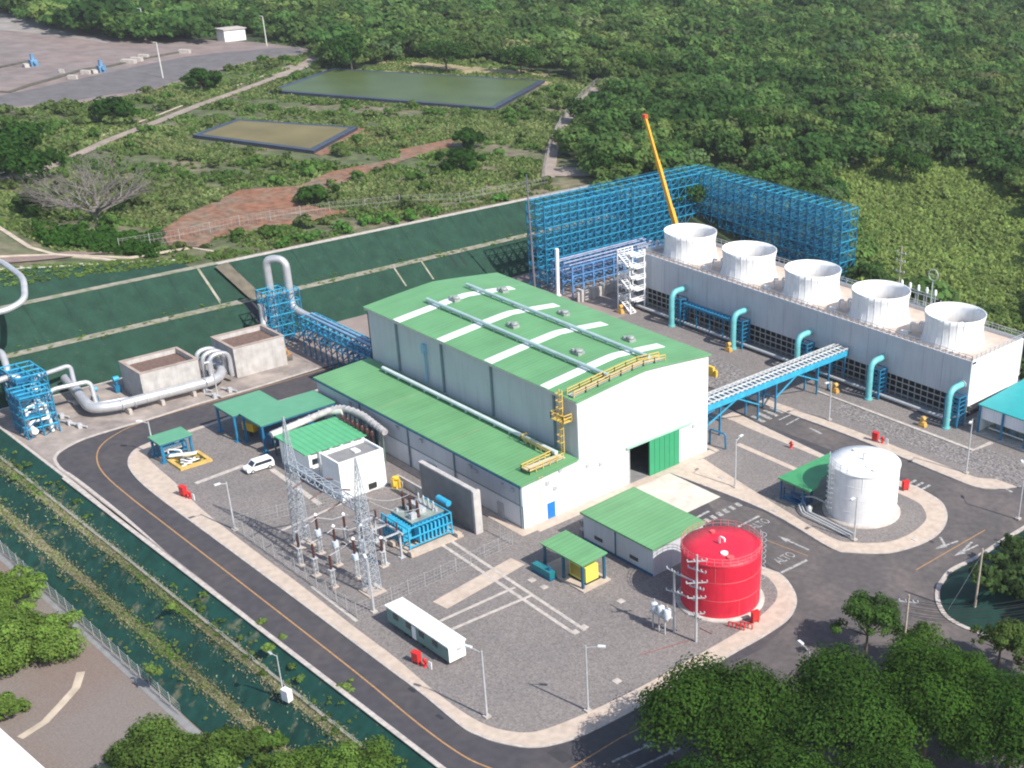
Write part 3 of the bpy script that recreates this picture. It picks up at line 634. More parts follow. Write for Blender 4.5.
# ================================================================== steel frame
sf=thing('steel_frame','tall bright blue steel lattice frame behind the cooling tower','steel structure',(-92,76,0))
def frame(x0,x1,y0,y1,nx,ny,nz,H,mcol,w=.26,br=True,zs=0):
    X=[x0+(x1-x0)*i/nx for i in range(nx+1)];Y=[y0+(y1-y0)*i/ny for i in range(ny+1)];Z=[zs+(H-zs)*i/nz for i in range(nz+1)]
    for x in X:
        m=MB()
        for y in Y: m.beam((x,y,0),(x,y,H),w)
        m.build('column',FRB if mcol is sf else BLUE,mcol)
    for z in Z[1:]:
        m=MB()
        for y in Y: m.beam((x0,y,z),(x1,y,z),w*.9)
        for x in X: m.beam((x,y0,z),(x,y1,z),w*.9)
        m.build('girder',FRB2 if mcol is sf else BLUE2,mcol)
    if br:
        for k in range(nz):
            m=MB()
            for i in range(nx):
                for y in Y:
                    if (i+k)%2: m.beam((X[i],y,Z[k]),(X[i+1],y,Z[k+1]),w*.6)
                    else: m.beam((X[i+1],y,Z[k]),(X[i],y,Z[k+1]),w*.6)
            for j in range(ny):
                for ii,x in enumerate(X):
                    m.beam((x,Y[j],Z[k]),(x,Y[j+1],Z[k+1]),w*.6)
            m.build('brace',FRB if mcol is sf else BLUE,mcol)
def leg_frame(x0,x1,y0,y1,nx,ny,nz,H): frame(x0,x1,y0,y1,nx,ny,nz,H,sf,.2)
leg_frame(-93.5,-87.0,76,127,2,20,8,20.3)
leg_frame(-93.5,-39.5,127.1,133,20,2,8,20.3)
m=MB()
for k in range(1,4):
    z=20.5*k/4-.5; m.box(-92.2,-90.2,76,127,z,z+.12); m.box(-88,-39.5,129.8,131.6,z,z+.12)
m.build('walkway_deck',mat('blue_deck',(.02,.13,.24),.7,var=.3),sf)
m=MB(); rail(m,[(-92,76,20.4),(-92,127,20.4)],1.0,3,.08); rail(m,[(-88,131,20.4),(-40,131,20.4)],1.0,3,.08); m.build('guard_rail',BLUE,sf)
# lower rack with pipes
lr=thing('pipe_rack','low lilac blue pipe rack in front of the tall blue frame','pipe rack',(-84,77,0))
m=MB()
for y in np.arange(77,106,3.2):
    for x in (-86,-82.5,-79): m.beam((x,y,0.1),(x,y,7.5),.28)
m.build('post',mat('lilac_blue_steel',(.10,.24,.46),.5,var=.2),lr)
m=MB()
for z in (3.2,5.4,7.5):
    for x in (-86,-82.5,-79): m.beam((x,77,z),(x,105.6,z),.25)
    for y in np.arange(77,106,1.6): m.beam((-86,y,z),(-79,y,z),.2)
m.build('beam',mat('lilac_blue_steel',(.10,.24,.46),.5,var=.2),lr)
m=MB()
for x,z,r in ((-85,7.8,.2),(-84,7.8,.15),(-82,7.8,.22),(-81,5.7,.2),(-83.4,5.7,.2),(-80,7.8,.15)): m.tube([(x,77,z),(x,105,z)],r,8)
m.build('pipe',mat('lilac_grey_pipe',(.25,.28,.38),.5,var=.3),lr)
m=MB(); m.box(-76.4,-76,76,104,.1,2.4); 
for y in np.arange(77,104,3.4): m.box(-77.2,-75.4,y-.35,y+.35,.1,3.0)
m.build('retaining_pier',BLOCKW,label='pale concrete pier wall under the lilac blue pipe rack',cat='concrete wall',origin=(-76,90,0))
m=MB(); b=G(558,296,0); m.tube([(b[0],b[1],0),(b[0]+.3,b[1],11.5)],.45,10); m.lathe([(.8,0),(.8,.3)],(b[0],b[1],0),12); m.build('white_column',WPAINT,label='thick white tubular mast standing left of the stair tower behind the hall roof',cat='mast',origin=b)
m=MB(); b=(-88,73,0); m.tube([b,(-88.6,72.7,28)],[.32,.14],8)
for z in (6,12,18,24): m.lathe([(.4,0),(.4,.12)],(-88-.02*z,73-.01*z,z),10)
m.build('grey_mast',mat('dark_grey_mast',(.12,.12,.15),.6),label='thin dark grey mast rising in front of the green slope beside the blue frame',cat='mast',origin=b)
m=MB(); b=(-70,112,0)
boom=thing('mobile_crane','orange telescopic crane boom rising above the blue frame','crane',(-72,104,0))
m=MB(); A=Vector((-70.5,105.5,6)); Bq=Vector(G(645,117,38)); m.beam(A,A.lerp(Bq,.36),1.0,1.1); m.beam(A.lerp(Bq,.34),A.lerp(Bq,.7),.78,.85); m.beam(A.lerp(Bq,.68),Bq,.58,.62); m.build('boom',mat('orange_boom_paint',(.75,.33,.02),.5,var=.1),boom)
m=MB(); m.cb((Bq[0],Bq[1],Bq[2]-.3),(1.0,1.0,.9)); m.build('boom_head',mat('red_tip',(.6,.07,.02),.5),boom)
m=MB(); m.cb((-72,106,.9),(3,9,1.1)); m.cb((-72,109,2),(2.6,2.2,1.7)); m.build('carrier',mat('orange_boom_paint',(.75,.33,.02),.5),boom)
for x in (-73.5,-70.5):
    for y in (103,105,109): m=MB(); m.tube([(x-.2,y,.6),(x+.2,y,.6)],.6,14); m.build('wheel',RUB,boom)
m=MB(); m.cb((-71,105,2),(2.2,2.6,1.9)); m.build('cab',mat('orange_boom_paint',(.75,.33,.02),.5),boom)
# ================================================================== pipe bridge
pb=thing('pipe_bridge','bright blue pipe bridge running from the hall to the cooling tower','pipe bridge',(-3.5,63,0))
bx0,bx1=-6.2,-2.8; by0,by1=42.0,84.8
m=MB()
for x in (bx0,bx1):
    m.beam((x,by0,6.6),(x,by1,6.6),.35,1.1)
for y in np.arange(by0,by1,2.4): m.beam((bx0,y,6.2),(bx1,y,6.2),.25)
m.build('girder',BLUE2,pb)
m=MB()
for y in np.arange(by0,by1,1.25): m.beam((bx0-.1,y,7.35),(bx1+.1,y,7.35),.5,.2)
for x in (bx0,bx1,-4.5): m.beam((x,by0,7.55),(x,by1,7.55),.22)
m.build('sleeper',mat('grey_cable_tray',(.45,.47,.46),.5),pb)
m=MB(); m.box(bx0+.3,bx1-.3,by0,by1,7.0,7.2); m.build('tray_cover',DBLUE,pb)
for i,y in enumerate((44,47.5,58,63,75.5,79,84)):
    m=MB()
    for x in (bx0+.1,bx1-.1): m.beam((x,y,.1),(x,y,6.1),.3)
    m.beam((bx0,y,3),(bx1,y,3),.2); m.beam((bx0,y,3),(bx1,y,6),.15)
    m.build('leg',BLUE,pb)
m=MB()
for x in (bx0,bx1):
    for a,b in ((44,52),(58,52),(63,69),(75.5,69)): m=MB(); m.beam((x,a,3.2),(x,b,6.2),.2); m.build('diagonal_strut',BLUE2,pb)
m=MB()
for x in (-6,-4.4,-2.9): m.tube([(x,43.3,.2),(x,43.3,5.5),(x,46,5.7)],.22,8,.5)
m.tube([(-1.5,43.5,.2),(-1.5,43.5,3.2),(2,43.8,3.2),(2,44,.2)],.18,8,.5)
m.build('vertical_pipe',BLUE,pb)
m=MB(); m.tube([(-5.2,43,7.75),(-5.2,84.8,7.75)],.14,6); m.build('small_pipe',STEEL,pb)
# ================================================================== small green-roof building
sb=thing('pump_house','grey and white shed with sloping green roof left of the red tank','shed',(8.8,4.5,0))
m=MB(); m.box(9.0,24.7,4.5,15.0,.1,4.75); m.build('wall',GREYC,sb)
m=MB(); m.add([(8.7,4.1,5.05),(25,4.1,5.05),(25,15.4,5.4),(8.7,15.4,5.4),(8.7,4.1,4.75),(25,4.1,4.75),(25,15.4,5.1),(8.7,15.4,5.1)],[(0,1,2,3),(7,6,5,4),(0,4,5,1),(1,5,6,2),(2,6,7,3),(3,7,4,0)]); m.build('roof',GREEN,sb)
m=MB(); m.box(9,24.7,14.7,14.98,4.7,5.12); m.build('gable_panel',WHITE,sb)
for x in (12.5,20.5): m=MB(); m.box(x-.9,x+.9,4.42,4.51,1.3,1.9); m.build('window',GLASS,sb)
m=MB(); m.box(8.98,24.72,4.4,4.47,.1,.5); m.box(16.3,16.5,4.38,4.48,.1,4.7); m.build('skirting',DBLUE,sb)
m=MB()
for y in (5,7.5,10): m.cb((8.4,y,.5),(.9,1.2,1.1)); m.cb((8.5,y,2.3),(.7,1.1,.9))
m.build('air_conditioner',mat('dark_grey_unit',(.16,.17,.19),.5),sb)
# generator canopy
gc=thing('generator_shelter','green roofed open shelter on dark blue posts beside the shed','shelter',(15.8,-3.4,0))
m=MB(); m.add([(11.2,-5.7,4.5),(20.6,-5.7,4.5),(20.6,-.8,4.8),(11.2,-.8,4.8),(11.2,-5.7,4.3),(20.6,-5.7,4.3),(20.6,-.8,4.6),(11.2,-.8,4.6)],[(0,1,2,3),(7,6,5,4),(0,4,5,1),(1,5,6,2),(2,6,7,3),(3,7,4,0)]); m.build('roof',GREEN,gc)
for x in (11.6,15.9,20.2):
    for y in (-5.3,-1.2): m=MB(); m.beam((x,y,.1),(x,y,4.4),.35); m.build('post',mat('navy_post',(.015,.09,.16),.5),gc)
m=MB(); m.box(11,21,-5.9,-.6,.1,.35); m.build('base_slab',SIDEW,gc)
gn=thing('generator_set','yellow generator housing under the green shelter','generator',(17.8,-3,.36))
m=MB(); m.box(15.9,19.6,-4.2,-1.8,.5,3.0); m.build('housing',YELG,gn)
m=MB(); m.box(16.2,19.4,-4.26,-4.21,.9,2.7); 
m.build('grille',mat('ochre_grille',(.35,.27,.04),.6),gn)
m=MB(); m.box(15.7,19.8,-4.4,-1.6,.36,.5); m.tube([(17,-3,3.0),(17,-3,3.7),(18,-3,3.9)],.13,8); m.build('skid',RUB,gn)
ftk=thing('fuel_tank','dark blue green fuel tank frame left of the yellow generator','tank',(12.5,-6.8,.1))
m=MB(); m.box(10.8,15,-7.2,-6.0,.4,1.5); m.build('tank_body',mat('blue_green_paint',(.01,.16,.19),.5),ftk)
m=MB(); m.box(10.7,15.1,-7.3,-5.9,.12,.4); m.tube([(14.2,-6.6,1.5),(14.2,-6.6,2.1)],.25,10); m.build('skid',DBLUE,ftk)
# ================================================================== tanks
def tank(name,lab,c,r,h,m_,rm,bands,ladder_a,cat='storage tank'):
    t=thing(name,lab,cat,(c[0],c[1],.1))
    m=MB(); m.lathe([(r,.2),(r,h)],(c[0],c[1],.1),72,caps=False); sh=m.build('shell',m_,t)
    m=MB()
    for z in bands: m.lathe([(r+.005,z-.05),(r+.03,z-.02),(r+.03,z+.02),(r+.005,z+.05)],(c[0],c[1],.1),72,caps=False)
    for k in range(10):
        a=k*2*math.pi/10+.3; z0=(k%3)*h/3; m.beam((c[0]+(r+.01)*math.cos(a),c[1]+(r+.01)*math.sin(a),.2+z0),(c[0]+(r+.01)*math.cos(a),c[1]+(r+.01)*math.sin(a),.1+z0+h/3),.07)
    m.build('weld_band',rm,sh)
    m=MB(); m.lathe([(r+.12,h-.15),(r+.12,h),(r*.5,h+.12),(.01,h+.26)],(c[0],c[1],.1),72,caps=False); rf=m.build('roof',m_ if m_ is RED else rm,t)
    m=MB(); m.lathe([(r+.75,0),(r+.75,.22),(r-.2,.24)],(c[0],c[1],.1),72,caps=False); m.build('ring_footing',KERB,t)
    m=MB()
    for zz in (h+.55,h+1.05):
        P=[(c[0]+(r)*math.cos(a),c[1]+(r)*math.sin(a),.1+zz) for a in np.linspace(0,2*math.pi,49)] if m_ is RED else [(c[0]+(r)*math.cos(a),c[1]+(r)*math.sin(a),.1+zz) for a in np.linspace(ladder_a-.7,ladder_a+.7,12)]
        for a,b in zip(P[:-1],P[1:]): m.beam(a,b,.05)
    for a in (np.linspace(0,2*math.pi,33)[:-1] if m_ is RED else np.linspace(ladder_a-.7,ladder_a+.7,7)): m.beam((c[0]+r*math.cos(a),c[1]+r*math.sin(a),h),(c[0]+r*math.cos(a),c[1]+r*math.sin(a),h+1.15),.07)
    m.build('roof_rail',mat('faded_pink_rail',(.5,.16,.16),.6) if m_ is RED else GREYM,t)
    m=MB(); ca,sa=math.cos(ladder_a),math.sin(ladder_a); px_,py_=c[0]+(r+.5)*ca,c[1]+(r+.5)*sa
    for s_ in (-.35,.35): m.beam((px_-sa*s_,py_+ca*s_,.3),(px_-sa*s_,py_+ca*s_,h+1.3),.09)
    for z in np.arange(.6,h+1,.5): m.beam((px_-sa*.35,py_+ca*.35,z),(px_+sa*.35,py_-ca*.35,z),.06)
    for z in np.arange(2.4,h+1.2,.9):
        Q=[(px_+.75*math.cos(ladder_a+b)*1.0,py_+.75*math.sin(ladder_a+b),z) for b in np.linspace(-1.5,1.5,6)]
        for a,b in zip(Q[:-1],Q[1:]): m.beam(a,b,.06)
    m.build('caged_ladder',GREYM,t)
    m=MB(); m.tube([(c[0]-.4,c[1],h+.3),(c[0]-.4,c[1],h+1.5),(c[0]+.6,c[1],h+1.5),(c[0]+.6,c[1],h+1.0)],.14,8,.35); m.build('vent_pipe',WPAINT,t); m=MB(); m.lathe([(.55,0),(.55,.35)],(c[0]+2,c[1]-1.5,h+.1),14); m.build('roof_hatch',WPAINT,t)
    m=MB(); m.lathe([(.55,0),(.55,.35)],(c[0]+r*.6,c[1]-r*.3,h+.1),14);m.build('manhole',rm,t); m=MB(); m.lathe([(.4,0),(.4,.4)],(c[0]-r*.6,c[1]+r*.3,h+.1),14); m.build('manhole',rm,t)
    return t
tank('red_fire_tank','glossy red cylindrical water tank with railing round its roof',(35.9,7.3),5.75,8.9,RED,mat('pale_red_band',(.62,.10,.10),.5),(3.0,6.0,8.6),1.15)
tank('white_storage_tank','white cylindrical storage tank beside the curved green shelter',(33.6,43.6),5.8,9.1,WPAINT,mat('off_white_band',(.72,.72,.72),.85),(2.3,4.6,6.9),-1.9)
m=MB()
for k in range(3): m.cb((30.2,37.2-k*.5,2.2+k*2),(1.6,.25,.12))
# curved green shelter by the white tank
cs=thing('curved_shelter','green roofed pump shelter with curved roof hugging the white tank','shelter',(22,40,0))
m=MB(); yy=np.linspace(36.2,50,15); vs=[];fs=[]
for i,y in enumerate(yy):
    dx=math.sqrt(max(0,7.3**2-min(abs(y-43.6),7.29)**2)); xr=min(33.6-dx,28.2); 
    vs+=[(21.4,y,4.35),(xr,y,4.35),(xr,y,4.05),(21.4,y,4.05)]
for i in range(14):
    a=4*i;b=a+4
    for k in range(4): fs.append((a+k,a+(k+1)%4,b+(k+1)%4,b+k)[::-1])
fs+=[(0,1,2,3),(59,58,57,56)]; m.add(vs,fs); m.build('roof',mat('shelter_green',(.05,.26,.10),.5,var=.1),cs)
for p in ((21.8,36.6),(26.6,36.6),(21.8,43),(21.8,49.6),(25,49.6),(25.6,40)): m=MB(); m.beam((*p,.1),(*p,4.1),.28); m.build('post',DBLUE,cs)
m=MB(); m.box(21,27,36,50,.12,.3); m.build('base_slab',GCONC,cs)
ps=thing('pump_skid','dark blue pump skid under the curved green shelter','pump set',(23.5,38,0))
m=MB(); m.box(22,26.4,36.9,39.6,.35,.6)
for x in (22.2,26.2):
    for y in (37,39.5): m.beam((x,y,.4),(x,y,2.5),.16)
m.beam((22.2,37,2.5),(26.2,37,2.5),.16); m.beam((22.2,37,1.5),(26.2,37,1.5),.16); m.beam((22.2,39.5,2.5),(26.2,39.5,2.5),.16); m.build('frame',DBLUE,ps)
m=MB(); m.tube([(22.8,38.2,1.1),(25,38.2,1.1)],.5,12); m.lathe([(.6,0),(.6,1),(.3,1.2)],(25.6,38.4,.6),12); m.build('pump_body',mat('navy_machine',(.02,.06,.17),.5),ps)
m=MB()
for k,y in enumerate((36.2,35.5,34.9)): m.tube([(26,y+1.5,.9),(28,y,.6),(38,y-.2,.35)],.15,8,.6)
m.tube([(24.5,38,1.2),(27.5,38.4,2.2),(29.6,39.6,1.2)],.16,8,.6)
m.lathe([(.45,0),(.5,.9),(.2,1.2)],(28.2,36.5,.3),12); m.build('pipework',GREYM,ps)
# ================================================================== right-hand blue roofed shed
rb=thing('chemical_shed','grey fronted open shed with teal roof at the right edge','shed',(37,92,0))
m=MB(); m.add([(29.6,83.6,6.0),(46,83.6,6.0),(46,101,6.6),(29.6,101,6.6),(29.6,83.6,5.8),(46,83.6,5.8),(46,101,6.4),(29.6,101,6.4)],[(0,1,2,3),(7,6,5,4),(0,4,5,1),(1,5,6,2),(2,6,7,3),(3,7,4,0)]); m.build('roof',mat('teal_roof',(.02,.30,.31),.5,var=.06),rb)
m=MB(); m.box(30,45.7,84,84.2,3.2,5.9); m.box(30,30.2,84.2,100.6,0.1,5.9); m.box(30.2,45.7,100.4,100.6,.1,6.3); m.build('wall',WHITE,rb)
for x in (30.1,35.2,40.3,45.5): m=MB(); m.beam((x,83.7,.1),(x,83.7,5.8),.35); m.build('post',BLUE,rb)
m=MB(); m.box(29.5,46.2,83,101,.1,.4); m.build('base_slab',KERB,rb)
ck=thing('chemical_tanks','dark steel dosing tanks inside the teal roofed shed','tank set',(38,88,.4))
for x,h in ((33,2.2),(36,2.4),(39,2.0)): m=MB(); m.lathe([(1.0,0),(1.0,h),(.3,h+.4)],(x,87,.4),18); m.build('tank',mat('slate_tank',(.12,.17,.2),.5),ck)
m=MB(); m.tube([(31.5,85.4,1.2),(41,85.4,1.2)],.15,8); m.lathe([(.5,0),(.5,1.3)],(43,85.5,.4),12); m.build('pipework',WPAINT,ck)
# ================================================================== canopies at the left
def shelter(name,lab,x0,x1,y0,y1,h,rise=.3,posts=None,pm=BLUE):
    t=thing(name,lab,'shelter',((x0+x1)/2,(y0+y1)/2,0))
    m=MB(); m.add([(x0,y0,h),(x1,y0,h),(x1,y1,h+rise),(x0,y1,h+rise),(x0,y0,h-.2),(x1,y0,h-.2),(x1,y1,h+rise-.2),(x0,y1,h+rise-.2)],[(0,1,2,3),(7,6,5,4),(0,4,5,1),(1,5,6,2),(2,6,7,3),(3,7,4,0)]); m.build('roof',mat('faded_green_roof',(.10,.29,.17),.5,var=.06,wave=('X',.45,.06)),t)
    m=MB(); 
    for x in (x0+.3,x1-.3): m.beam((x,y0+.2,h-.35),(x,y1-.2,h+rise-.35),.3)
    for y in (y0+.2,y1-.2): m.beam((x0+.3,y,h-.35),(x1-.3,y,h-.3),.3)
    m.build('roof_beam',pm,t)
    for x,y in posts or [(a,b) for a in (x0+.4,x1-.4) for b in (y0+.4,y1-.4)]:
        m=MB(); m.beam((x,y,.1),(x,y,h-.3),.35); m.cb((x,y,.1),(.9,.9,.25)); m.build('post',pm,t)
    return t
shelter('compressor_shelter','left green shelter over yellow machine, lower of the joined pair',-66,-59.2,-16.4,-7.6,5.3,.2)
shelter('condensate_shelter','long green shelter on blue posts, right of the joined pair',-59,-51.8,-15.2,-.8,5.5,.25)
shelter('separator_shelter','small square green shelter beside the road bend',-64.0,-59.8,-29.2,-23.4,3.8,.1)
ym=thing('compressor_set','yellow wheeled compressor under the left green shelter','compressor',(-61,-12,.13))
m=MB(); m.cb((-61,-12.6,.9),(2.6,1.5,1.5),.3); m.cb((-61,-10.2,.9),(2.2,1.3,1.2),.3); m.build('housing',mat('yellow_machine',(.72,.42,.02),.5,var=.2),ym)
for p in ((-61.8,-13.4),(-60.2,-13.2),(-61.8,-9.8),(-60.2,-9.6)): m=MB(); m.tube([(p[0],p[1]-.15,.5),(p[0],p[1]+.15,.5)],.38,12); m.build('wheel',RUB,ym)
m=MB(); m.box(-57.5,-53,-13,-9,.3,2.4); m.tube([(-57,-8,1.4),(-53,-8,1.4)],.9,14); m.tube([(-57,-4.5,1.2),(-53,-4.5,1.2)],.8,14)
m.build('condensate_machine',DBLUE,label='dark blue vessels in the shade of the long green shelter',cat='machine',origin=(-55,-8,.1))
sp=thing('separator_skid','blue framed pipework skid under the small square shelter','pump set',(-61.5,-27,.13))
m=MB()
for x in (-63,-60.6):
    for y in (-28.4,-24.4): m.beam((x,y,.13),(x,y,2.6),.2)
for z in (1.2,2.6):
    for y in (-28.4,-26.4,-24.4): m.beam((-63,y,z),(-60.6,y,z),.16)
    for x in (-63,-60.6): m.beam((x,-28.4,z),(x,-24.4,z),.16)
m.build('frame',BLUE,sp)
m=MB(); m.tube([(-62,-28,1.6),(-62,-24.8,1.6)],.5,12); m.tube([(-61,-27.5,.3),(-61,-27.5,1.9),(-59.4,-26,1.9),(-58.9,-26,.4)],.13,8,.4); m.build('vessel',WPAINT,sp)
pit=thing('waste_pit','square pit with yellow painted rim and scattered scrap by the shelter','pit',(-57.8,-25.6,.13))
m=MB()
for a in ((-60.2,-55.3,-28.3,-27.7),(-60.2,-55.3,-23.4,-22.8),(-60.2,-59.6,-27.7,-23.4),(-55.9,-55.3,-27.7,-23.4)): m.box(*a,.13,.55)
m.build('rim',mat('faded_yellow_rim',(.55,.36,.10),.7,var=.2),pit)
m=MB(); m.box(-59.6,-55.9,-27.7,-23.4,.13,.2); m.build('pit_bottom',mat('oily_pit',(.06,.05,.02),.6,var=.5,scale=1.5,col2=(.35,.28,.05),scale2=1.2,col2f=.55,sharp=.05),pit)
m=MB()
for k in range(12): m.cb((-59+RNG.random()*2.5,-27+RNG.random()*3,.2+.5*RNG.random()),(.8+RNG.random(),.3,.12),RNG.random()*3)
m.beam((-60,-27.8,1.2),(-57,-24.5,1.7),.9,.15); m.build('scrap_sheet',WPAINT,pit)
# ================================================================== white electrical building
eb=thing('control_building','white electrical building with ribbed green roof and flat grey block','industrial building',(-38,-10,0))
m=MB(); m.box(-46.7,-38,-14.8,-4.2,.1,5.0); m.build('wall',WPAINT,eb)
m=MB(); m.add([(-47.3,-15.3,5.2),(-37.5,-15.3,5.0),(-37.5,-3.8,5.0),(-47.3,-3.8,5.2),(-47.3,-15.3,5),(-37.5,-15.3,4.8),(-37.5,-3.8,4.8),(-47.3,-3.8,5)],[(0,1,2,3),(7,6,5,4),(0,4,5,1),(1,5,6,2),(2,6,7,3),(3,7,4,0)]); m.build('green_roof',mat('ribbed_green_roof',(.09,.36,.17),.5,var=.08,wave=('Y',1.1,.25)),eb)
for i in range(6):
    y=-14.6+i*2.0; m=MB(); m.box(-37.99,-37.3,y-.25,y+.25,.1,4.7); m.build('pilaster',WPAINT,eb)
for i in range(5):
    y=-13.6+i*2.0; m=MB(); m.box(-37.99,-37.9,y-.6,y+.6,2.6,3.6); m.build('louvre_window',GLASS,eb)
m=MB(); m.box(-33.0,-27.6,-15,-6.8,.1,6.3); m.build('block_wall',WPAINT,eb)
m=MB(); m.box(-33,-27.6,-15,-14.7,6.3,6.9); m.box(-33,-27.6,-7.1,-6.8,6.3,6.9); m.box(-27.9,-27.6,-14.7,-7.1,6.3,6.9); m.box(-33,-32.7,-14.7,-7.1,6.3,6.9); m.build('parapet',WPAINT,eb)
m=MB(); m.box(-32.7,-27.9,-14.7,-7.1,6.31,6.4); m.build('flat_roof',GCONC,eb)
m=MB(); m.box(-31.5,-30.0,-10.5,-9.5,6.4,6.65); m.build('roof_hatch',WPAINT,eb)
m=MB(); m.box(-27.6,-27.35,-10.2,-8.8,.6,1.5); m.build('wall_unit',RUB,eb)
du=thing('bus_duct','grey insulated bus duct arching from the shelter over to the annex','duct',(-48,-8,0))
m=MB(); m.tube([(-50.0,-14.5,4.2),(-49.4,-11,4.9),(-47.8,-2.6,6.6),(-42,-1.8,6.8),(-34.5,-2.0,5.9)],.58,14,3); m.build('duct',mat('pinkish_grey_lagging',(.36,.34,.335),.7,var=.25,scale=1.2),du)
m=MB(); Pd=curve([(-49.9,-14,4.3),(-49.4,-11,4.9),(-48.3,-4.5,6.2),(-46.4,-2.5,6.65),(-42,-1.8,6.75),(-38,-1.9,6.35),(-34.6,-2.0,5.9)],4)
for a,b in zip(Pd[:-1],Pd[1:]): m.tube([a,tuple(a[i]*.85+b[i]*.15 for i in range(3))],.64,14)
m.build('duct_ring',GREYM,du,kind='stuff')
m=MB(); m.tube([(-49,-14.8,4.6),(-48.6,-4.2,5.9),(-46,-2.9,6.3)],.55,12,1.5); m.build('side_duct',mat('pale_lagging',(.55,.55,.5),.7,var=.2),du)
m=MB()
for k in range(9): m.tube([(-46+k*1.4,-2.4,.2),(-46+k*1.4,-2.4,6)],.16,6)
for y in (-14,-9,-4.5): m.beam((-50,y,.1),(-50,y,4.8),.25)
m.build('support_leg',mat('dark_green_leg',(.09,.13,.11),.7,var=.3),du,kind='stuff')
m=MB()
for k in range(7): m.lathe([(.3,0),(.3,.7),(.15,.9)],(-45+k*1.5,-3.6,5.3),10); m.tube([(-45+k*1.5,-3.6,.2),(-45+k*1.5,-3.6,5.3)],.1,6)
m.build('bushing_bank',BROWNI,du)
# hose reel
m=MB(); m.cb((-25.6,-6.6,.13),(.7,.9,1.9)); m.lathe([(.55,0),(.55,.3)],(-25.4,-6.4,2.0),12); m.tube([(-25.2,-6.0,.3),(-25.2,-6,1.8)],.25,8); m.build('yellow_cabinet',mat('orange_yellow_paint',(.7,.45,.05),.5,var=.2),label='yellow cabinet standing right of the white electrical block',cat='cabinet',origin=(-25.6,-6.6,.1))
m=MB(); m.box(-27,-19,-5.3,-5.0,.12,1.8); m.box(-27,-25,-5.6,-5.3,.12,1.2); m.build('low_wall',BLOCKW,label='low pale block wall between the electrical block and the blast wall',cat='wall',origin=(-23,-5,.1))
# ================================================================== blast wall, transformer
bw=thing('blast_wall','freestanding grey concrete fire wall between transformer and annex','wall',(-11,-6,0))
m=MB(); m.box(-18.3,-4.2,-6.2,-5.6,.1,7.4); m.build('panel',mat('dark_grey_blockwork',(.19,.185,.185),.85,var=.14,scale=.6),bw)
m=MB(); m.box(-18.4,-4.3,-6.3,-5.5,7.4,7.65); m.build('coping',BLOCKW,bw)
m=MB(); m.box(-4.2,-3.7,-6.5,-5.2,.1,7.65); m.build('end_pier',BLOCKW,bw)
tf=thing('power_transformer','bright blue power transformer with radiators and brown bushings','transformer',(-10,-12.5,.4))
m=MB(); m.box(-13.2,-7.6,-15.2,-9.4,1.0,4.0); m.build('tank_body',BLUE,tf)
m=MB(); m.box(-13.3,-7.5,-15.3,-9.3,4.0,4.18); m.build('tank_lid',mat('grey_green_lid',(.22,.26,.24),.6,var=.3),tf)
for k in range(8):
    m=MB(); x=-12.8+k*.68; m.box(x,x+.3,-16.8,-15.35,1.3,3.7); m.build('radiator',BLUE2,tf)
for k in range(8):
    m=MB(); y=-15+k*.7; m.box(-7.45,-6.1,y,y+.3,1.3,3.7); m.build('radiator',BLUE2,tf)
m=MB(); 
for p in ((-13,-16.9),(-6,-16.9),(-6,-9.3),(-13,-9.3)): m.beam((*p,.4),(*p,4.4),.2)
for a,b in (((-13,-16.9),(-6,-16.9)),((-6,-16.9),(-6,-9.3)),((-13,-9.3),(-6,-9.3))):
    for z in (1.1,2.6,4.3): m.beam((*a,z),(*b,z),.18)
m.build('pipe_frame',BLUE2,tf)
m=MB(); m.tube([(-10.4,-8.4,4.9),(-7.6,-8.4,4.9)],.5,16); m.beam((-10,-8.5,4.1),(-10,-8.4,4.9),.2); m.beam((-8,-8.5,4.1),(-8,-8.4,4.9),.2); m.build('conservator',BLUE2,tf)
for k in range(3):
    x=-12.3+k*1.9; m=MB(); m.lathe([(.35,0),(.3,.4)]+[(.16+.1*(j%2),.5+j*.16) for j in range(15)]+[(.08,3.1)],(x,-13.4,4.18),12); m.build('bushing',BROWNI,tf)
for k in range(4):
    x=-12.4+k*1.3; m=MB(); m.lathe([(.3,0),(.25,.3)]+[(.12+.07*(j%2),.4+j*.13) for j in range(9)]+[(.06,1.7)],(x,-10.6,4.18),10); m.build('small_bushing',GREYM,tf)
m=MB(); m.box(-12.5,-9,-12.4,-11.6,4.18,4.9); m.box(-9,-8.2,-14.8,-13.8,4.18,5.1)
for k in range(9): m.cb((-12.6+RNG.random()*4.6,-14.8+RNG.random()*4.6,4.18),(.35,.35,.4+.5*RNG.random()))
m.build('cover_pipework',GREYM,tf)
m=MB(); m.box(-17,-4.6,-17.6,-8.2,.12,.4); m.build('plinth',SIDEW,tf)
for x,y in ((-5,-17.3),(-16.6,-17.3),(-4.9,-9),(-9.5,-17.5)): m=MB(); m.cb((x,y,.4),(.9,.8,.7)); m.build('footing_block',SIDEW,tf)
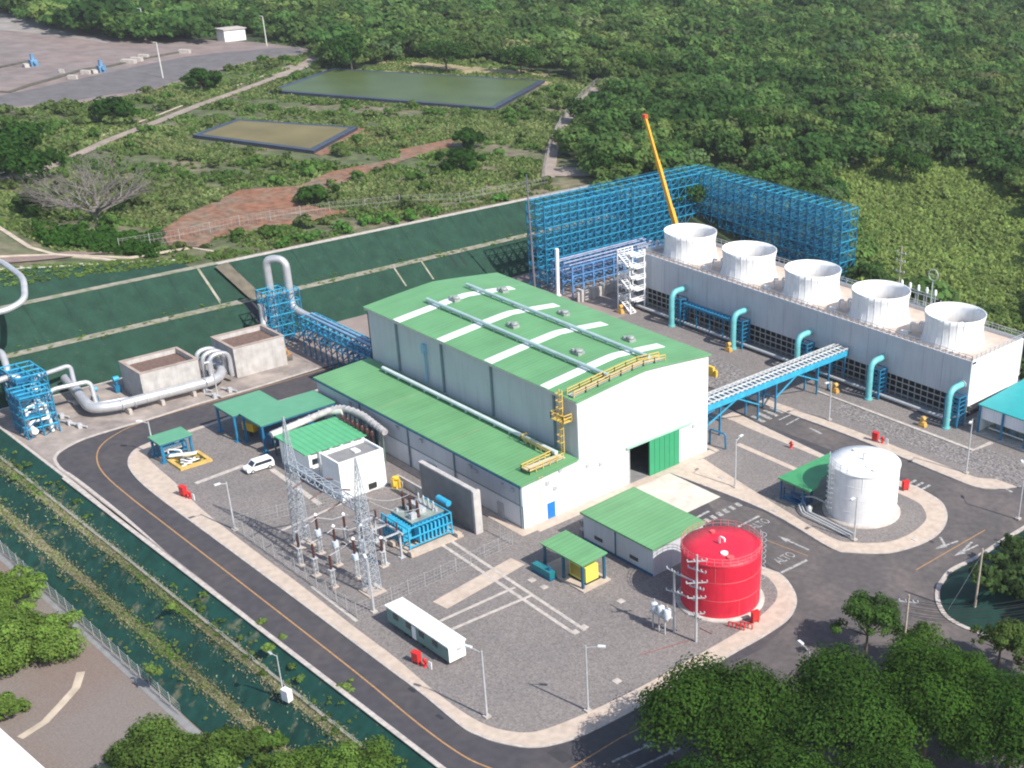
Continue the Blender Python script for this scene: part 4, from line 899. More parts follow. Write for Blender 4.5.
# ================================================================== switchyard
def lattice(mb,b,h,w0,w1,n,t=.065):
    L=[]
    for i in range(n+1):
        k=i/n; w=w0+(w1-w0)*k; L.append([Vector((b[0]+sx*w/2,b[1]+sy*w/2,b[2]+h*k)) for sx,sy in ((-1,-1),(1,-1),(1,1),(-1,1))])
    for i in range(n):
        for k in range(4):
            mb.beam(L[i][k],L[i+1][k],t*1.3); mb.beam(L[i][k],L[i+1][(k+1)%4],t*.75); mb.beam(L[i][(k+1)%4],L[i+1][k],t*.75); mb.beam(L[i+1][k],L[i+1][(k+1)%4],t*.75)
LGR=mat('galvanised_lattice',(.36,.40,.44),.5,.15,var=.15)
gt=thing('lattice_gantry','tall galvanised gantry of two lattice masts joined by a lattice beam','gantry',(-10,-26.8,0))
TA=(-19.4,-26.9,.12);TB=(-.7,-26.9,.12)
for T in (TA,TB):
    m=MB(); lattice(m,T,14.5,1.9,1.2,12); lattice(m,(T[0],T[1],14.6),7.0,1.2,.12,6,.055); m.build('lattice_mast',LGR,gt)
m=MB()
for i in range(16):
    x0=TA[0]+i*(TB[0]-TA[0])/16;x1=x0+(TB[0]-TA[0])/16
    for dy in (-.55,.55):
        for z in (13.2,14.3): m.beam((x0,TA[1]+dy,z),(x1,TA[1]+dy,z),.12)
        m.beam((x0,TA[1]+dy,13.2 if i%2 else 14.3),(x1,TA[1]+dy,14.3 if i%2 else 13.2),.08)
    m.beam((x0,TA[1]-.55,14.3),(x1,TA[1]+.55,14.3),.08); m.beam((x0,TA[1]+.55,13.2),(x1,TA[1]-.55,13.2),.08)
m.build('cross_beam',LGR,gt)
for T in (TA,TB): m=MB(); m.cb((T[0],T[1],.1),(2.8,2.8,.25)); m.build('footing',SIDEW,gt)
for x in (-15,-10.3,-5.6):
    m=MB(); m.tube([(x,-27,13.1),(x,-29.3,12.4)],.12,8); m.tube([(x,-26.4,13.1),(x,-23,11.6)],.12,8); m.build('insulator_string',BROWNI,gt)
for k,x in enumerate((-15,-10.3,-5.6)):
    P=[(x,-23+t*9.6,11.6+(7.3-11.6)*t-1.4*math.sin(math.pi*t)) for t in np.linspace(0,1,9)]; P[-1]=(-12.3+k*1.9,-13.4,7.3)
    m=MB(); m.tube(P,.035,5); m.build('conductor',GREYM,gt)
def insul(mb,x,y,z,h,r=.17):
    n=int(h/.16); mb.lathe([(r*.8,0)]+[(r*(1.25 if j%2 else .8),.08+j*h/n*.95) for j in range(n)]+[(r*.6,h)],(x,y,z),10)
def post_ins(px,lab,hs,hi,cap=True,head=0):
    c=px; t=thing('post_insulator',lab,'insulator',(c[0],c[1],.12),'switchyard insulator posts')
    m=MB(); 
    for dx in (-.22,.22):
        for dy in (-.22,.22): m.beam((c[0]+dx,c[1]+dy,.12),(c[0]+dx,c[1]+dy,hs),.1)
    for z in np.arange(.8,hs,.9): m.beam((c[0]-.22,c[1]-.22,z),(c[0]+.22,c[1]+.22,z+.5),.07); m.beam((c[0]+.22,c[1]-.22,z),(c[0]-.22,c[1]+.22,z+.5),.07)
    m.cb((c[0],c[1],hs),(.8,.8,.12)); m.build('steel_post',GREYM,t)
    m=MB(); insul(m,c[0],c[1],hs+.12+head,hi); m.build('insulator',BROWNI,t)
    if head: m=MB(); m.lathe([(.42,0),(.5,.3),(.42,head)],(c[0],c[1],hs+.12),14); m.build('transformer_head',mat('pale_blue_grey',(.5,.56,.62),.5),t)
    if cap: m=MB(); m.lathe([(.25,0),(.3,.15),(.05,.4)],(c[0],c[1],hs+.12+head+hi),10); m.build('cap',WPAINT,t)
    m=MB(); m.cb((c[0],c[1],.1),(1.1,1.1,.15)); m.build('footing',SIDEW,t)
q=('leftmost','middle','right')
for k,x in enumerate((-14.4,-10.2,-5.6)): post_ins((x,-30.1),'brown insulator on steel post in the row nearest the road, %s of three'%q[k],3.0,2.3,False)
for k,x in enumerate((-15.4,-10.6,-5.4)): post_ins((x,-26.3),'tall brown insulator with pale head in the middle row, %s of three'%q[k],3.2,2.4,True,.9)
for k,x in enumerate((-15.6,-10.8,-5.6)): post_ins((x,-21.8),'brown insulator with white cap in the row nearest the transformer, %s of three'%q[k],2.6,2.2)
pg=thing('disconnect_portal','low grey steel switch portal between masts and blue transformer','gantry',(-6,-20,0))
for x in (-12.6,-5.9):
    for y in (-21.3,-18.5): m=MB(); m.beam((x,y,.12),(x,y,4.4),.28); m.cb((x,y,.1),(.9,.9,.2)); m.build('post',GREYM,pg)
m=MB()
for y in (-21.3,-18.5): m.beam((-13.6,y,4.5),(-5.0,y,4.5),.26)
for x in (-12.6,-9.2,-5.9): m.beam((x,-21.3,4.5),(x,-18.5,4.5),.22)
m.beam((-12.6,-21.3,4.4),(-9,-18.5,4.4),.1); m.build('cross_arm',GREYM,pg)
for x in (-12,-9.2,-6.4):
    m=MB(); insul(m,x,-21.3,4.6,1.3,.14); insul(m,x,-18.5,4.6,1.3,.14); m.beam((x,-21.3,6),(x,-18.5,6),.08); m.build('switch_blade',BROWNI,pg)
m=MB()
for x in (-15,-10.5,-5.6):
    m.tube([(x,-30.1,5.4),(x,-28.2,5.7),(x,-26.3,6.4),(x,-24,5.2),(x,-21.3,5.0)],.05,6)
m.build('busbar_wire',GREYM,label='thin drooping wires linking the three rows of switchyard insulators',cat='power cable',origin=(-10,-26,5))
# switchyard fence
FENCE=mat('fence_wire',(.40,.40,.40),.6,.2,var=.1)
def fence(name,lab,pts,h=2.2,sp=3.0,zf=None,grid=.55,w=.035,pw=.09,mcol=None,maxposts=100,cat='fence'):
    mcol=mcol or FENCE; t=thing(name,lab,cat,(*pts[0][:2],pts[0][2] if len(pts[0])>2 else .12))
    pts=[Vector((p[0],p[1],p[2] if len(p)>2 else .12)) for p in pts]
    mb=MB(); cnt=0
    for a,b in zip(pts[:-1],pts[1:]):
        L=(b-a).length; n=max(1,round(L/sp))
        for i in range(n):
            p=a.lerp(b,i/n)
            if cnt<maxposts: q=MB(); q.beam(p,p+Vector((0,0,h+.25)),pw); q.build('post',mcol,t); cnt+=1
        for z in (.05,h*.5,h): mb.beam(a+Vector((0,0,z)),b+Vector((0,0,z)),w*1.3)
        k=int(L/grid)
        for i in range(k+1): p=a.lerp(b,i/max(k,1)); mb.beam(p,p+Vector((0,0,h)),w)
        for z in np.arange(grid,h,grid): mb.beam(a+Vector((0,0,z)),b+Vector((0,0,z)),w*.8)
    mb.build('wire_mesh',mcol,t); return t
fence('switchyard_fence','chain link fence round the switchyard with the two lattice masts',[(-31,-31.7),(-7,-31.9),(3.6,-32.1),(3.4,-18),(2.6,-4.4),(-3.4,-4.4)],2.2,3,w=.018,pw=.07)
fence('switchyard_inner_fence','chain link fence behind the parked van facing the switchyard',[(-31,-31.7),(-29,-22),(-27.6,-15.8)],2.2,3,w=.018,pw=.07)
# ================================================================== vehicles, trailer, hydrants
vn=thing('parked_van','small white van parked on the gravel by the substation','van',(0,0,0))
def carbody(mb,L,W,prof):
    n=len(prof); 
    for s in (0,):
        vs=[(x,-W/2,z) for x,z in prof]+[(x,W/2,z) for x,z in prof]
        mb.add(vs,[tuple(range(n))[::-1],tuple(range(n,2*n))]+[(i,(i+1)%n,n+(i+1)%n,n+i) for i in range(n)])
m=MB(); carbody(m,4.8,1.75,[(-2.4,.35),(2.3,.35),(2.42,.75),(2.2,1.0),(1.45,1.12),(.75,1.85),(-2.15,1.9),(-2.42,1.2)]); m.build('body',mat('van_white',(.8,.8,.8),.25,var=.02),vn)
for s in (-1,1):
    m=MB(); m.add([(1.28,s*.885,1.16),(.72,s*.885,1.74),(-1.95,s*.885,1.78),(-2.1,s*.885,1.2)],[(0,1,2,3)]); m.build('side_window',GLASS,vn)
    for x in (-1.55,1.45): m=MB(); m.tube([(x,s*.7,.34),(x,s*.92,.34)],.34,16); w_=m.build('wheel',RUB,vn); m=MB(); m.tube([(x,s*.921,.34),(x,s*.93,.34)],.19,12); m.build('rim',GREYM,w_)
    m=MB(); m.cb((2.36,s*.62,.78),(.12,.35,.18)); m.build('headlight',GREYM,vn)
m=MB(); m.add([(1.40,-.75,1.19),(1.40,.75,1.19),(.80,.7,1.80),(.80,-.7,1.80)],[(0,1,2,3)]); m.build('windscreen',GLASS,vn)
a=G(248,473,.12);b=G(270,466,.12); vn.location=((a[0]+b[0])/2,(a[1]+b[1])/2,.13); vn.rotation_euler=(0,0,math.atan2(a[1]-b[1],a[0]-b[0]))
tr=thing('office_trailer','long white roofed site trailer with green sides on the gravel yard','trailer',(14,-30,0))
tx0,tx1,ty0,ty1=9.3,21.6,-30.9,-28.3
p=G(387,624,.12);q=G(449,667,.12)
tx0,tx1=p[0]+.2,q[0]; ty0=(p[1]+q[1])/2+.1; ty1=ty0+2.6
m=MB(); m.box(tx0,tx1,ty0,ty1,.75,3.1); m.build('body',mat('green_trailer_side',(.13,.24,.22),.5,var=.1),tr)
m=MB(); m.box(tx1,tx1+.06,ty0,ty1,.7,3.15); m.build('end_panel',WPAINT,tr)
m=MB(); m.box(tx0-.15,tx1+.15,ty0-.15,ty1+.15,3.1,3.3); m.build('roof',WPAINT,tr)
for k in range(4): x=tx0+1.6+k*3.0; m=MB(); m.box(x,x+1.1,ty0-.07,ty0-.035,1.9,2.8); m.build('window',GLASS,tr)
m=MB(); m.box(tx0+6,tx0+6.9,ty0-.08,ty0-.04,.8,2.8); m.build('door',WPAINT,tr)
m=MB(); m.box(tx1+.06,tx1+.2,ty0+1.3,ty0+1.9,2.1,2.5); m.build('air_vent',GREYM,tr)
m=MB(); m.box(tx0+.3,tx1-.3,ty0+.4,ty1-.4,.3,.75); 
for x in (tx0+4,tx0+5,tx0+8): m.tube([(x,ty0+.1,.45),(x,ty1-.1,.45)],.33,12)
m.build('chassis',RUB,tr)
def hydrant(c,lab,rz=0,full=True):
    t=thing('hydrant_station',lab,'fire hydrant',(c[0],c[1],.13),'red fire hydrant stations')
    m=MB(); m.cb((c[0],c[1],.5),(1.1,.7,1.3),rz); m.cb((c[0],c[1],1.8),(1.25,.85,.12),rz); m.build('hose_cabinet',RED2,t)
    ca,sa=math.cos(rz),math.sin(rz)
    for k in (-1,1): m=MB(); m.cb((c[0]+k*.45*ca,c[1]+k*.45*sa,.13),(.1,.6,.4),rz); m.build('stand',RED2,t)
    if full:
        x,y=c[0]+1.5*ca,c[1]+1.5*sa; m=MB(); m.lathe([(.3,0),(.2,.15),(.2,1.0),(.26,1.05),(.26,1.15),(.05,1.4)],(x,y,.13),12); m.tube([(x-.45,y,.95),(x+.45,y,.95)],.12,8); m.tube([(x,y-.4,.75),(x,y,.75)],.15,8); m.build('hydrant_barrel',RED2,t)
        m=MB(); m.cb((x+.9*ca,y+.9*sa,.13),(.5,.1,1.1),rz); m.build('sign_board',WPAINT,t)
hydrant(G(184,496,.12),'red hydrant cabinet on the kerb near the small square shelter',.2)
hydrant(G(417,663,.12),'red hydrant cabinet beside the white roofed trailer',.2)
hydrant(G(875,441,.12),'red hydrant cabinet behind the white tank on the stone strip',.2)
hydrant(G(905,490,.12),'tall red hydrant cabinet at the right foot of the white tank',1.2,False)
hydrant(G(755,622,.12),'red hydrant cabinet at the foot of the red tank',1.3,False)
c=G(791,448,.12); m=MB(); m.lathe([(.35,0),(.22,.2),(.22,1.0),(.3,1.1),(.05,1.5)],(c[0],c[1],.12),12); m.tube([(c[0]-.5,c[1],.9),(c[0]+.5,c[1],.9)],.14,8); m.build('small_hydrant',RED2,label='single red hydrant post on the path above the curved shelter',cat='fire hydrant',origin=c)
for k in range(5):
    c=G(731+k*4,628+((k*7)%3),.12); m=MB(); m.tube([(c[0]-.5,c[1],.12),(c[0]-.5,c[1],1.0),(c[0]+.6,c[1]+.4,1.0),(c[0]+.6,c[1]+.4,.2)],.1,8,.2); m.build('valve_pipe',RED2,label='small bent red pipe on the gravel below the red tank',cat='pipe',group='bent red pipes below the red tank',origin=c)
for a,b,lb in (((640,655),(690,640),'long thin red pipe lying on the gravel left of the tall pole'),((700,628),(712,634),'short thin red pipe lying on the gravel right of the tall pole')):
    a=G(*a,.2);b=G(*b,.2); m=MB(); m.tube([a,b],.045,6); m.build('ground_pipe',mat('rusty_red_pipe',(.25,.06,.05),.7),label=lb,cat='pipe',origin=a)
# ================================================================== lamp posts and poles
def lamp(px,h,lab,arm=(1.6,0),cat='lamp post',grp='grey street lamp posts',base=True,z=.12,m_=GREYM):
    c=G(px[0],px[1],z); t=thing('lamp_post',lab,cat,c,grp)
    m=MB(); m.tube([c,(c[0],c[1],z+h)],[.16,.10],8); m.build('pole',m_,t)
    m=MB(); m.tube([(c[0],c[1],z+h-.3),(c[0]+arm[0],c[1]+arm[1],z+h+.1)],.06,6); 
    m.build('arm',m_,t)
    m=MB(); m.cb((c[0]+arm[0],c[1]+arm[1],z+h),(.95,.4,.18),math.atan2(arm[1],arm[0])); m.build('lamp_head',mat('pale_lamp',(.6,.62,.62),.4),t)
    m=MB(); m.cb((c[0],c[1],z-.05),(.8,.8,.3)); m.build('footing',KERB,t)
    return t
lamp((235,530),8.4,'grey lamp post by the switchyard fence corner below the van',(0,-1.4))
lamp((155,455),6.3,'lamp post at the road bend beside the small square shelter',(-1,-1))
lamp((374,612),8.4,'lamp post at the fence corner left of the white trailer',(-1.2,.4))
lamp((487,717),10,'lamp post in the sidewalk bend right of the white trailer',(-1.8,-.6))
lamp((588,711),10,'lamp post on open gravel below the yellow generator',(1.6,1.2))
lamp((735,487),9.0,'lamp post on gravel left of the curved shelter',(-.3,1.5))
lamp((854,540),7.8,'lamp post in front of the white tank at the sidewalk',(0,-1.2))
lamp((966,473),10.5,'lamp post at the corner of the riprap below the teal shed',(.6,-1.6))
lamp((829,420),8,'lamp post between pipe bridge and cooling tower',(0,-1.4))
lamp((1018,519),9.5,'lamp post at the right edge beside the asphalt junction',(-1.6,1.6))
lamp((182,420),7.0,'lamp post between the long silver pipe and the left shelter',(0,-1.2)) if False else lamp((218,397),7.2,'lamp post between the long silver pipe and the left shelter',(0,-1.0))
lamp((722,393),7.5,'lamp post behind the right corner of the hall',(0,1.0)) if False else None
c=G(806,700,.1); lamp((806,705),8.6,'lamp post rising out of the dark trees at the bottom',(-1.8,.4))
c0=G(284,697,-2.3); t=thing('lamp_post','lamp post with white box on the green bank below the road','lamp post',c0,'grey street lamp posts')
m=MB(); m.tube([c0,(c0[0],c0[1],4.2)],[.1,.07],8); m.build('pole',GREYM,t)
m=MB(); m.cb((c0[0]+.9,c0[1],-2.3),(1.2,.8,1.7),.2); m.build('cabinet',WPAINT,t)
m=MB(); m.tube([(c0[0],c0[1],4.1),(c0[0]-.9,c0[1]-.4,4.4)],.05,6); m.cb((c0[0]-.9,c0[1]-.4,4.3),(.7,.3,.15)); m.build('lamp_head',GREYM,t)
# power poles
def ppole(base,h,lab,arms,m_=WOODP,z=.1,trans=False):
    c=G(base[0],base[1],z); t=thing('power_pole',lab,'power pole',c,'power poles')
    m=MB(); m.tube([c,(c[0],c[1],z+h)],[.2,.13],8); m.build('pole',m_,t)
    for zz,d,L in arms:
        m=MB(); dx,dy=math.cos(d)*L/2,math.sin(d)*L/2; m.beam((c[0]-dx,c[1]-dy,z+zz),(c[0]+dx,c[1]+dy,z+zz),.13)
        for k in (-1,-.3,.5,1): m.lathe([(.09,0),(.12,.12),(.07,.2),(.1,.28)],(c[0]+dx*k,c[1]+dy*k,z+zz+.06),8)
        m.build('cross_arm',GREYM,t)
    return c
c1=ppole((696,642),14.0,'grey power pole with many short arms in front of the red tank',[(13,.9,2.6),(11.6,.2,2.8),(9.6,.9,2.8),(8.8,.2,2.2),(7.2,.8,2.4),(4.6,.9,2.2),(4.0,.2,1.8)],GREYM)
c2=ppole((674,632),10.0,'shorter power pole carrying the transformers left of the red tank',[(9.8,.0,2.8),(6.6,.3,2.4)],GREYM)
tb=thing('pole_transformers','three grey canister transformers on a frame before the shed','transformer',G(662,626,.1))
c=G(661,630,.1)
m=MB()
for dx in (-1.2,0,1.2): m.beam((c[0]+dx,c[1]-.4,.12),(c[0]+dx,c[1]-.4,2.6),.16)
m.beam((c[0]-1.8,c[1]-.4,2.7),(c[0]+1.8,c[1]-.4,2.7),.25,.2); m.beam((c[0]-1.8,c[1]+.4,2.7),(c[0]+1.8,c[1]+.4,2.7),.25,.2); m.build('platform',GREYM,tb)
for dx in (-1.3,0,1.3):
    m=MB(); m.lathe([(.5,0),(.52,1.2),(.4,1.35),(.1,1.4)],(c[0]+dx,c[1],2.8),14); k_=m.build('canister',mat('pale_canister',(.55,.58,.6),.5),tb)
    m=MB(); m.lathe([(.08,0),(.12,.15),(.06,.3),(.1,.5)],(c[0]+dx,c[1],4.2),8); m.build('bushing',GREYM,k_)
m=MB(); m.beam((c1[0],c1[1],9.8),(c2[0],c2[1],9.8),.16); m.beam((c1[0],c1[1],6.8),(c2[0],c2[1],6.8),.12); m.build('link_beam',GREYM,label='horizontal steel beams linking the two poles before the red tank',cat='beam',origin=(c1[0],c1[1],9.8))
c3=ppole((901,672),12.3,'pale power pole with crossarm amid the trees at the bottom right',[(11.2,.6,2.4),(4.0,.6,3.2)],WOODP)
c4=ppole((974,614),11.0,'leaning timber pole on the dark green bank at the right',[],WOODP,.3)
c5=ppole((1030,668),12,'timber pole at the right edge below the green bank',[(11,.6,2.4)],WOODP)
m=MB()
def cable(a,b,sag,r=.035,n=10): 
    m.tube([tuple(a[i]+(b[i]-a[i])*t-(sag*4*t*(1-t) if i==2 else 0) for i in range(3)) for t in np.linspace(0,1,n)],r,4,caps=False)
c6=(150,62,12)
for dz in (11.2,10.2,9.2):
    for o_ in (-.8,.3,1.0): cable((c3[0]+o_,c3[1]+.3,dz),(c5[0]+o_,c5[1]+.3,dz),1.2)
m.build('power_line',RUB,label='sagging black power lines from the bottom right pole',cat='power cable',origin=(c3[0],c3[1],10))
m=MB(); cable((c4[0],c4[1],10.5),G(948,610,.2),.1,.03,4); m.build('guy_wire',GREYM,label='guy wire from the leaning timber pole to the kerb',cat='cable',origin=c4)
for (px,h,lab) in (((902,262),13,'timber power pole with three crossarms behind the cooling tower'),):
    c=(-12.0,113.5,.1); t=thing('power_pole',lab,'power pole',c,'power poles'); m=MB(); m.tube([c,(c[0],c[1],21)],[.2,.13],8); m.build('pole',WOODP,t)
    for zz in (19.4,17.6,15.2): m=MB(); m.beam((c[0]-1.3,c[1],zz),(c[0]+1.3,c[1],zz),.14); m.lathe([(.1,0),(.14,.2),(.08,.4)],(c[0]-1.1,c[1],zz),8); m.lathe([(.1,0),(.14,.2),(.08,.4)],(c[0]+1.1,c[1],zz),8); m.build('cross_arm',GREYM,t)
c=(0.5,108,.1); t=thing('dish_mast','small mast with round ring antenna behind the rightmost fan stack','antenna',c)
m=MB(); m.tube([c,(c[0],c[1],17.5)],.13,8); m.build('mast',GREYM,t)
m=MB(); P=[(c[0]+1.2*math.cos(a),c[1],18.7+1.2*math.sin(a)) for a in np.linspace(0,2*math.pi,20)]; m.tube(P,.09,6); m.tube([(c[0]-1.2,c[1],18.7),(c[0]+1.2,c[1],18.7)],.05,5); m.build('ring_antenna',GREYM,t)
ds=thing('rear_switchyard','group of small grey insulator frames behind the cooling tower','switchgear',(-5,110,0))
m=MB()
for k in range(5): x=-8+k*2.2; m.beam((x,109,.1),(x,109,14.0),.2); m.beam((x+.9,110,.1),(x+.9,110,13),.2)
for z in (11,14): m.beam((-8,109,z),(1,109,z),.2); m.beam((-8,110,z-1),(1,110,z-1),.16)
m.build('frame',GREYM,ds)
m=MB()
for k in range(5): m.lathe([(.3,0),(.35,.6),(.2,1.2)],(-8+k*2.2,109,14.1),10)
m.build('canister',WPAINT,ds)
# far poles
for (b,t_,lab) in (((146,38),(139,5),'thin pale pole beyond the bare pad, left of two beside the forest edge'),((163,78),(158,42),'thin pale pole standing at the near edge of the bare pad'),((267,46),(262,15),'thin pale pole beside the small white hut'),((14,13),(12,-12),'thin pale pole at the top left corner')):
    c=G(*b,12.1); hh=11.5 if b[0]!=163 else 12; t=thing('far_pole',lab,'lamp post',c,'poles round the bare pad'); m=MB(); m.tube([c,(c[0]-.3,c[1],12+hh)],[.26,.18],6); m.build('pole',mat('pale_far_pole',(.5,.5,.47),.8),t)
    m=MB(); m.beam((c[0]-.3,c[1],12+hh),(c[0]-1.0,c[1]-.9,12+hh+.1),.2); m.build('lamp_arm',GREYM,t)
# ================================================================== pipeline yard
def rbox(name,lab,x0,x1,y0,y1,h):
    t=thing(name,lab,'silencer',((x0+x1)/2,(y0+y1)/2,.12),'concrete silencer boxes'); w_=.45
    m=MB(); m.box(x0,x1,y0,y0+w_,.12,h); m.box(x0,x1,y1-w_,y1,.12,h); m.box(x0,x0+w_,y0+w_,y1-w_,.12,h); m.box(x1-w_,x1,y0+w_,y1-w_,.12,h); m.build('wall',BLOCKW,t)
    m=MB(); m.box(x0+w_,x1-w_,y0+w_,y1-w_,h-1.2,h-.9); m.build('stone_fill',mat('rust_stone_fill',(.16,.10,.08),.95,var=.3,scale=2,bump=.8),t)
    m=MB(); m.box(x0-.1,x1+.1,y0-.1,y0+w_+.05,h,h+.12); m.box(x0-.1,x1+.1,y1-w_-.05,y1+.1,h,h+.12); m.box(x0-.1,x0+w_+.05,y0+w_+.05,y1-w_-.05,h,h+.12); m.box(x1-w_-.05,x1+.1,y0+w_+.05,y1-w_-.05,h,h+.12); m.build('coping',mat('rusty_coping',(.33,.26,.22),.85,var=.2),t)
rbox('silencer_box','open topped pale block silencer nearest the blue wellhead frames',-94.3,-86,-20,-9,6.0)
rbox('silencer_box','open topped pale block silencer nearest the tall pipe tower',-94.6,-86,-2,8.6,6.2)
mp=thing('main_pipeline','thick silver lagged pipeline running before the concrete silencers','pipeline',(-85,-15,0))
m=MB(); m.tube([(-101,-27.5,2.6),(-96,-28.0,2.3),(-86.0,-29.6,2.0),(-84.2,-26,2.0),(-83.6,-6.8,2.0),(-87.5,-3.8,2.4),(-90.5,-4.8,3.2)],.95,16,2.2); m.build('main_pipe',STEEL,mp)
m=MB(); 
for y in (-24,-18,-12): m.box(-84.9,-82.9,y-.3,y+.3,.12,1.1)
m.build('saddle',KERB,mp)
m=MB()
for y in range(-24,-7,2): m.lathe([(.0,0)],(0,0,0),3,caps=False) if False else None
for y in np.arange(-25,-7.5,2.2): m.tube([(-83.9,y-.06,2.0),(-83.9,y+.06,2.0)],.99,16)
m.build('lagging_band',GREYM,mp)
for k,(y,x) in enumerate(((-7.6,-84.6),(-8.0,-86.4),(-8.2,-88.4))):
    m=MB(); m.tube([(x,y,1.5),(x,y,6.6),(x,y+4.0,6.6),(x,y+4.0,1.5)],.42,12,1.9); m.build('expansion_loop',STEEL,mp)
def pipe(name,lab,pts,r,bend=1.2,mm=STEEL):
    m=MB(); m.tube(pts,r,12,bend); return m.build(name,mm,label=lab,cat='pipe',origin=pts[0])
def gp(x,y,z): return G(x,y,z)
pipe('looped_pipe','upper silver pipe loop rising out of the blue frames against the slope',[gp(35,405,2),gp(33,378,5.2),gp(70,365,5.2),gp(77,395,1.5)],.42)
pipe('looped_pipe','lower silver pipe loop ending at the small blue valve',[gp(44,408,3),gp(50,390,5),gp(90,381,5),gp(96,402,1.2)],.42)
pipe('branch_pipe','thin silver branch pipe beside the small blue valves',[gp(77,392,2),gp(94,404,1.2),gp(128,398,1.2)],.28,.6)
pipe('feeder_pipe','silver pipe entering the blue wellhead frames from the left edge',[gp(-15,385,8),gp(12,376,8),gp(26,380,7),gp(30,400,2)],.55)
pipe('riser_pipe','thick silver pipe bend at the left edge above the blue frames',[gp(-12,350,8),gp(2,352,8.5),gp(8,372,6),gp(10,400,1)],.6)
pipe('overhead_pipe','big silver pipe loop at the left edge above the green slope',[gp(-30,252,22),gp(2,262,22),gp(24,278,21.5),gp(25,300,19),gp(8,310,18),gp(-30,318,18)],.55,2.5)
# wellhead frames
for (c,nm,sz,h) in (((-94.6,-36.2),'left',(7,5.0),8.8),((-87.0,-38.4),'right',(5.6,5.2),7.8)):
    wf=thing('wellhead_tower','%s of the two bright blue steel frames full of valves and pipes'%nm,'steel structure',(c[0],c[1],.12),'blue frames at the left edge')
    frame(c[0]-sz[0]/2,c[0]+sz[0]/2,c[1]-sz[1]/2,c[1]+sz[1]/2,3,2,4,h,wf,.19,True)
    m=MB()
    for k in range(7):
        x=c[0]-sz[0]/2+.8+k*(sz[0]-1.4)/6; m.tube([(x,c[1]-1.6,.3),(x,c[1]-1.6,3+(k%3)*1.2),(x,c[1]+1.6,3+(k%3)*1.2),(x,c[1]+1.6,.3)],.28,8,.6)
    m.tube([(c[0]-2,c[1],5.4),(c[0]+2,c[1],5.4)],.6,12); m.tube([(c[0]-1,c[1]-1.5,1.6),(c[0]+3.4,c[1]-1.5,1.6)],.55,12)
    m.build('pipe_bundle',WPAINT if nm=='right' else STEEL,wf)
    m=MB(); 
    for z in (3.9,7.7 if nm=='left' else 7.3): m.box(c[0]-sz[0]/2,c[0]+sz[0]/2,c[1]-sz[1]/2,c[1]+sz[1]/2*.2,z,z+.08); rail(m,[(c[0]-sz[0]/2,c[1]-sz[1]/2,z),(c[0]+sz[0]/2,c[1]-sz[1]/2,z)],1.0,1.5,.09)
    m.build('platform',BLUE,wf)
for p,lab in (((96,403),'small blue valve stand left of two beside the thin pipe'),((118,392),'small blue valve stand right of two near the silencer')):
    c=G(*p,.12); t=thing('valve_stand',lab,'valve',c,'small blue valve stands'); m=MB(); m.cb((c[0],c[1],.12),(1.0,1.0,1.4)); m.cb((c[0]+.2,c[1],1.5),(.3,.3,1.3)); m.build('body',BLUE,t); m=MB(); m.tube([(c[0]+.2,c[1]-.5,2.9),(c[0]+.2,c[1]+.5,2.9)],.5,12); m.build('hand_wheel',BLUE2,t)
m=MB()
for k,p in enumerate(((76,405),(62,418),(70,425),(80,428),(92,412),(108,410),(130,408),(205,392),(215,398),(230,392))):
    c=G(*p,.12); m=MB(); m.tube([(c[0]-2,c[1]-.6,.5),(c[0]+1.2,c[1]+.8,.5)],.18,8); m.cb(c,(.7,.7,.9)); m.build('drain_pipe',GREYM,label='short grey drain pipe on a block along the tan pavement',cat='pipe',group='short drain pipes on the pavement',origin=c)
# pipe tower and rack behind the canopies
pt=thing('pipe_tower','silver pipe arch held in a tall blue steel tower','pipe tower',(-97,13,0))
tx,ty=-97.4,15.6
frame(tx-2.6,tx+1.8,ty-4.4,ty+2.6,2,3,5,11.5,pt,.18,True)
m=MB(); m.tube([(tx-3.2,ty-1.0,.4),(tx-3.2,ty-1.0,17.4),(tx-.2,ty+1.6,17.4),(tx-.2,ty+1.6,7.2),(tx+3.2,ty+1.8,6.6),(tx+10,ty+2.0,6.6)],.78,16,2.4); m.build('pipe_arch',STEEL,pt)
m=MB(); m.tube([(tx-1,ty-4.5,9.0),(tx-1,ty-4.5,4.6),(tx+3,ty-7,3.6),(tx+3.5,ty-14,3.4)],.7,14,2); m.build('side_pipe',STEEL,pt)
rk=thing('blue_pipe_rack','blue lattice pipe rack running from the pipe tower to the hall','pipe rack',(-73,16,0))
frame(-88.5,-59.3,14.0,17.4,14,1,3,8.2,rk,.2,True,3.0)
m=MB()
for y,z in ((14.6,6.0),(15.6,6.0),(16.6,6.0),(15.1,8.5),(16.2,8.5)): m.tube([(-88,y,z),(-59.2,y,z)],.3,8)
m.build('pipe',mat('blue_grey_pipe',(.18,.32,.45),.5),rk)
MBN=['rusty orange machine block nearest the concrete silencer','second rusty machine block from the concrete silencer','rusty machine block farthest back at the foot of the pipe tower','rusty machine block under the side pipe','rusty machine block right of the pipe tower, rear one','rusty machine block right of the pipe tower, front one']
for k,(x,y) in enumerate(((-92,11),(-90,8.6),(-93,19),(-88,10),(-91,20.5),(-88.5,19.8))): m=MB(); m.cb((x,y,.15),(1.4,1.2,1.2+.5*(k%3)),k*.4); m.lathe([(.35,0),(.35,.6),(.15,.8)],(x,y,1.2+.5*(k%3)+.15),10); m.build('machine_block',mat('ochre_red_machine',(.40,.22,.10),.7,var=.5,scale=.7,col2=(.12,.12,.12),scale2=.6,col2f=.5,sharp=.03),label=MBN[k],cat='machinery',origin=(x,y,.1))
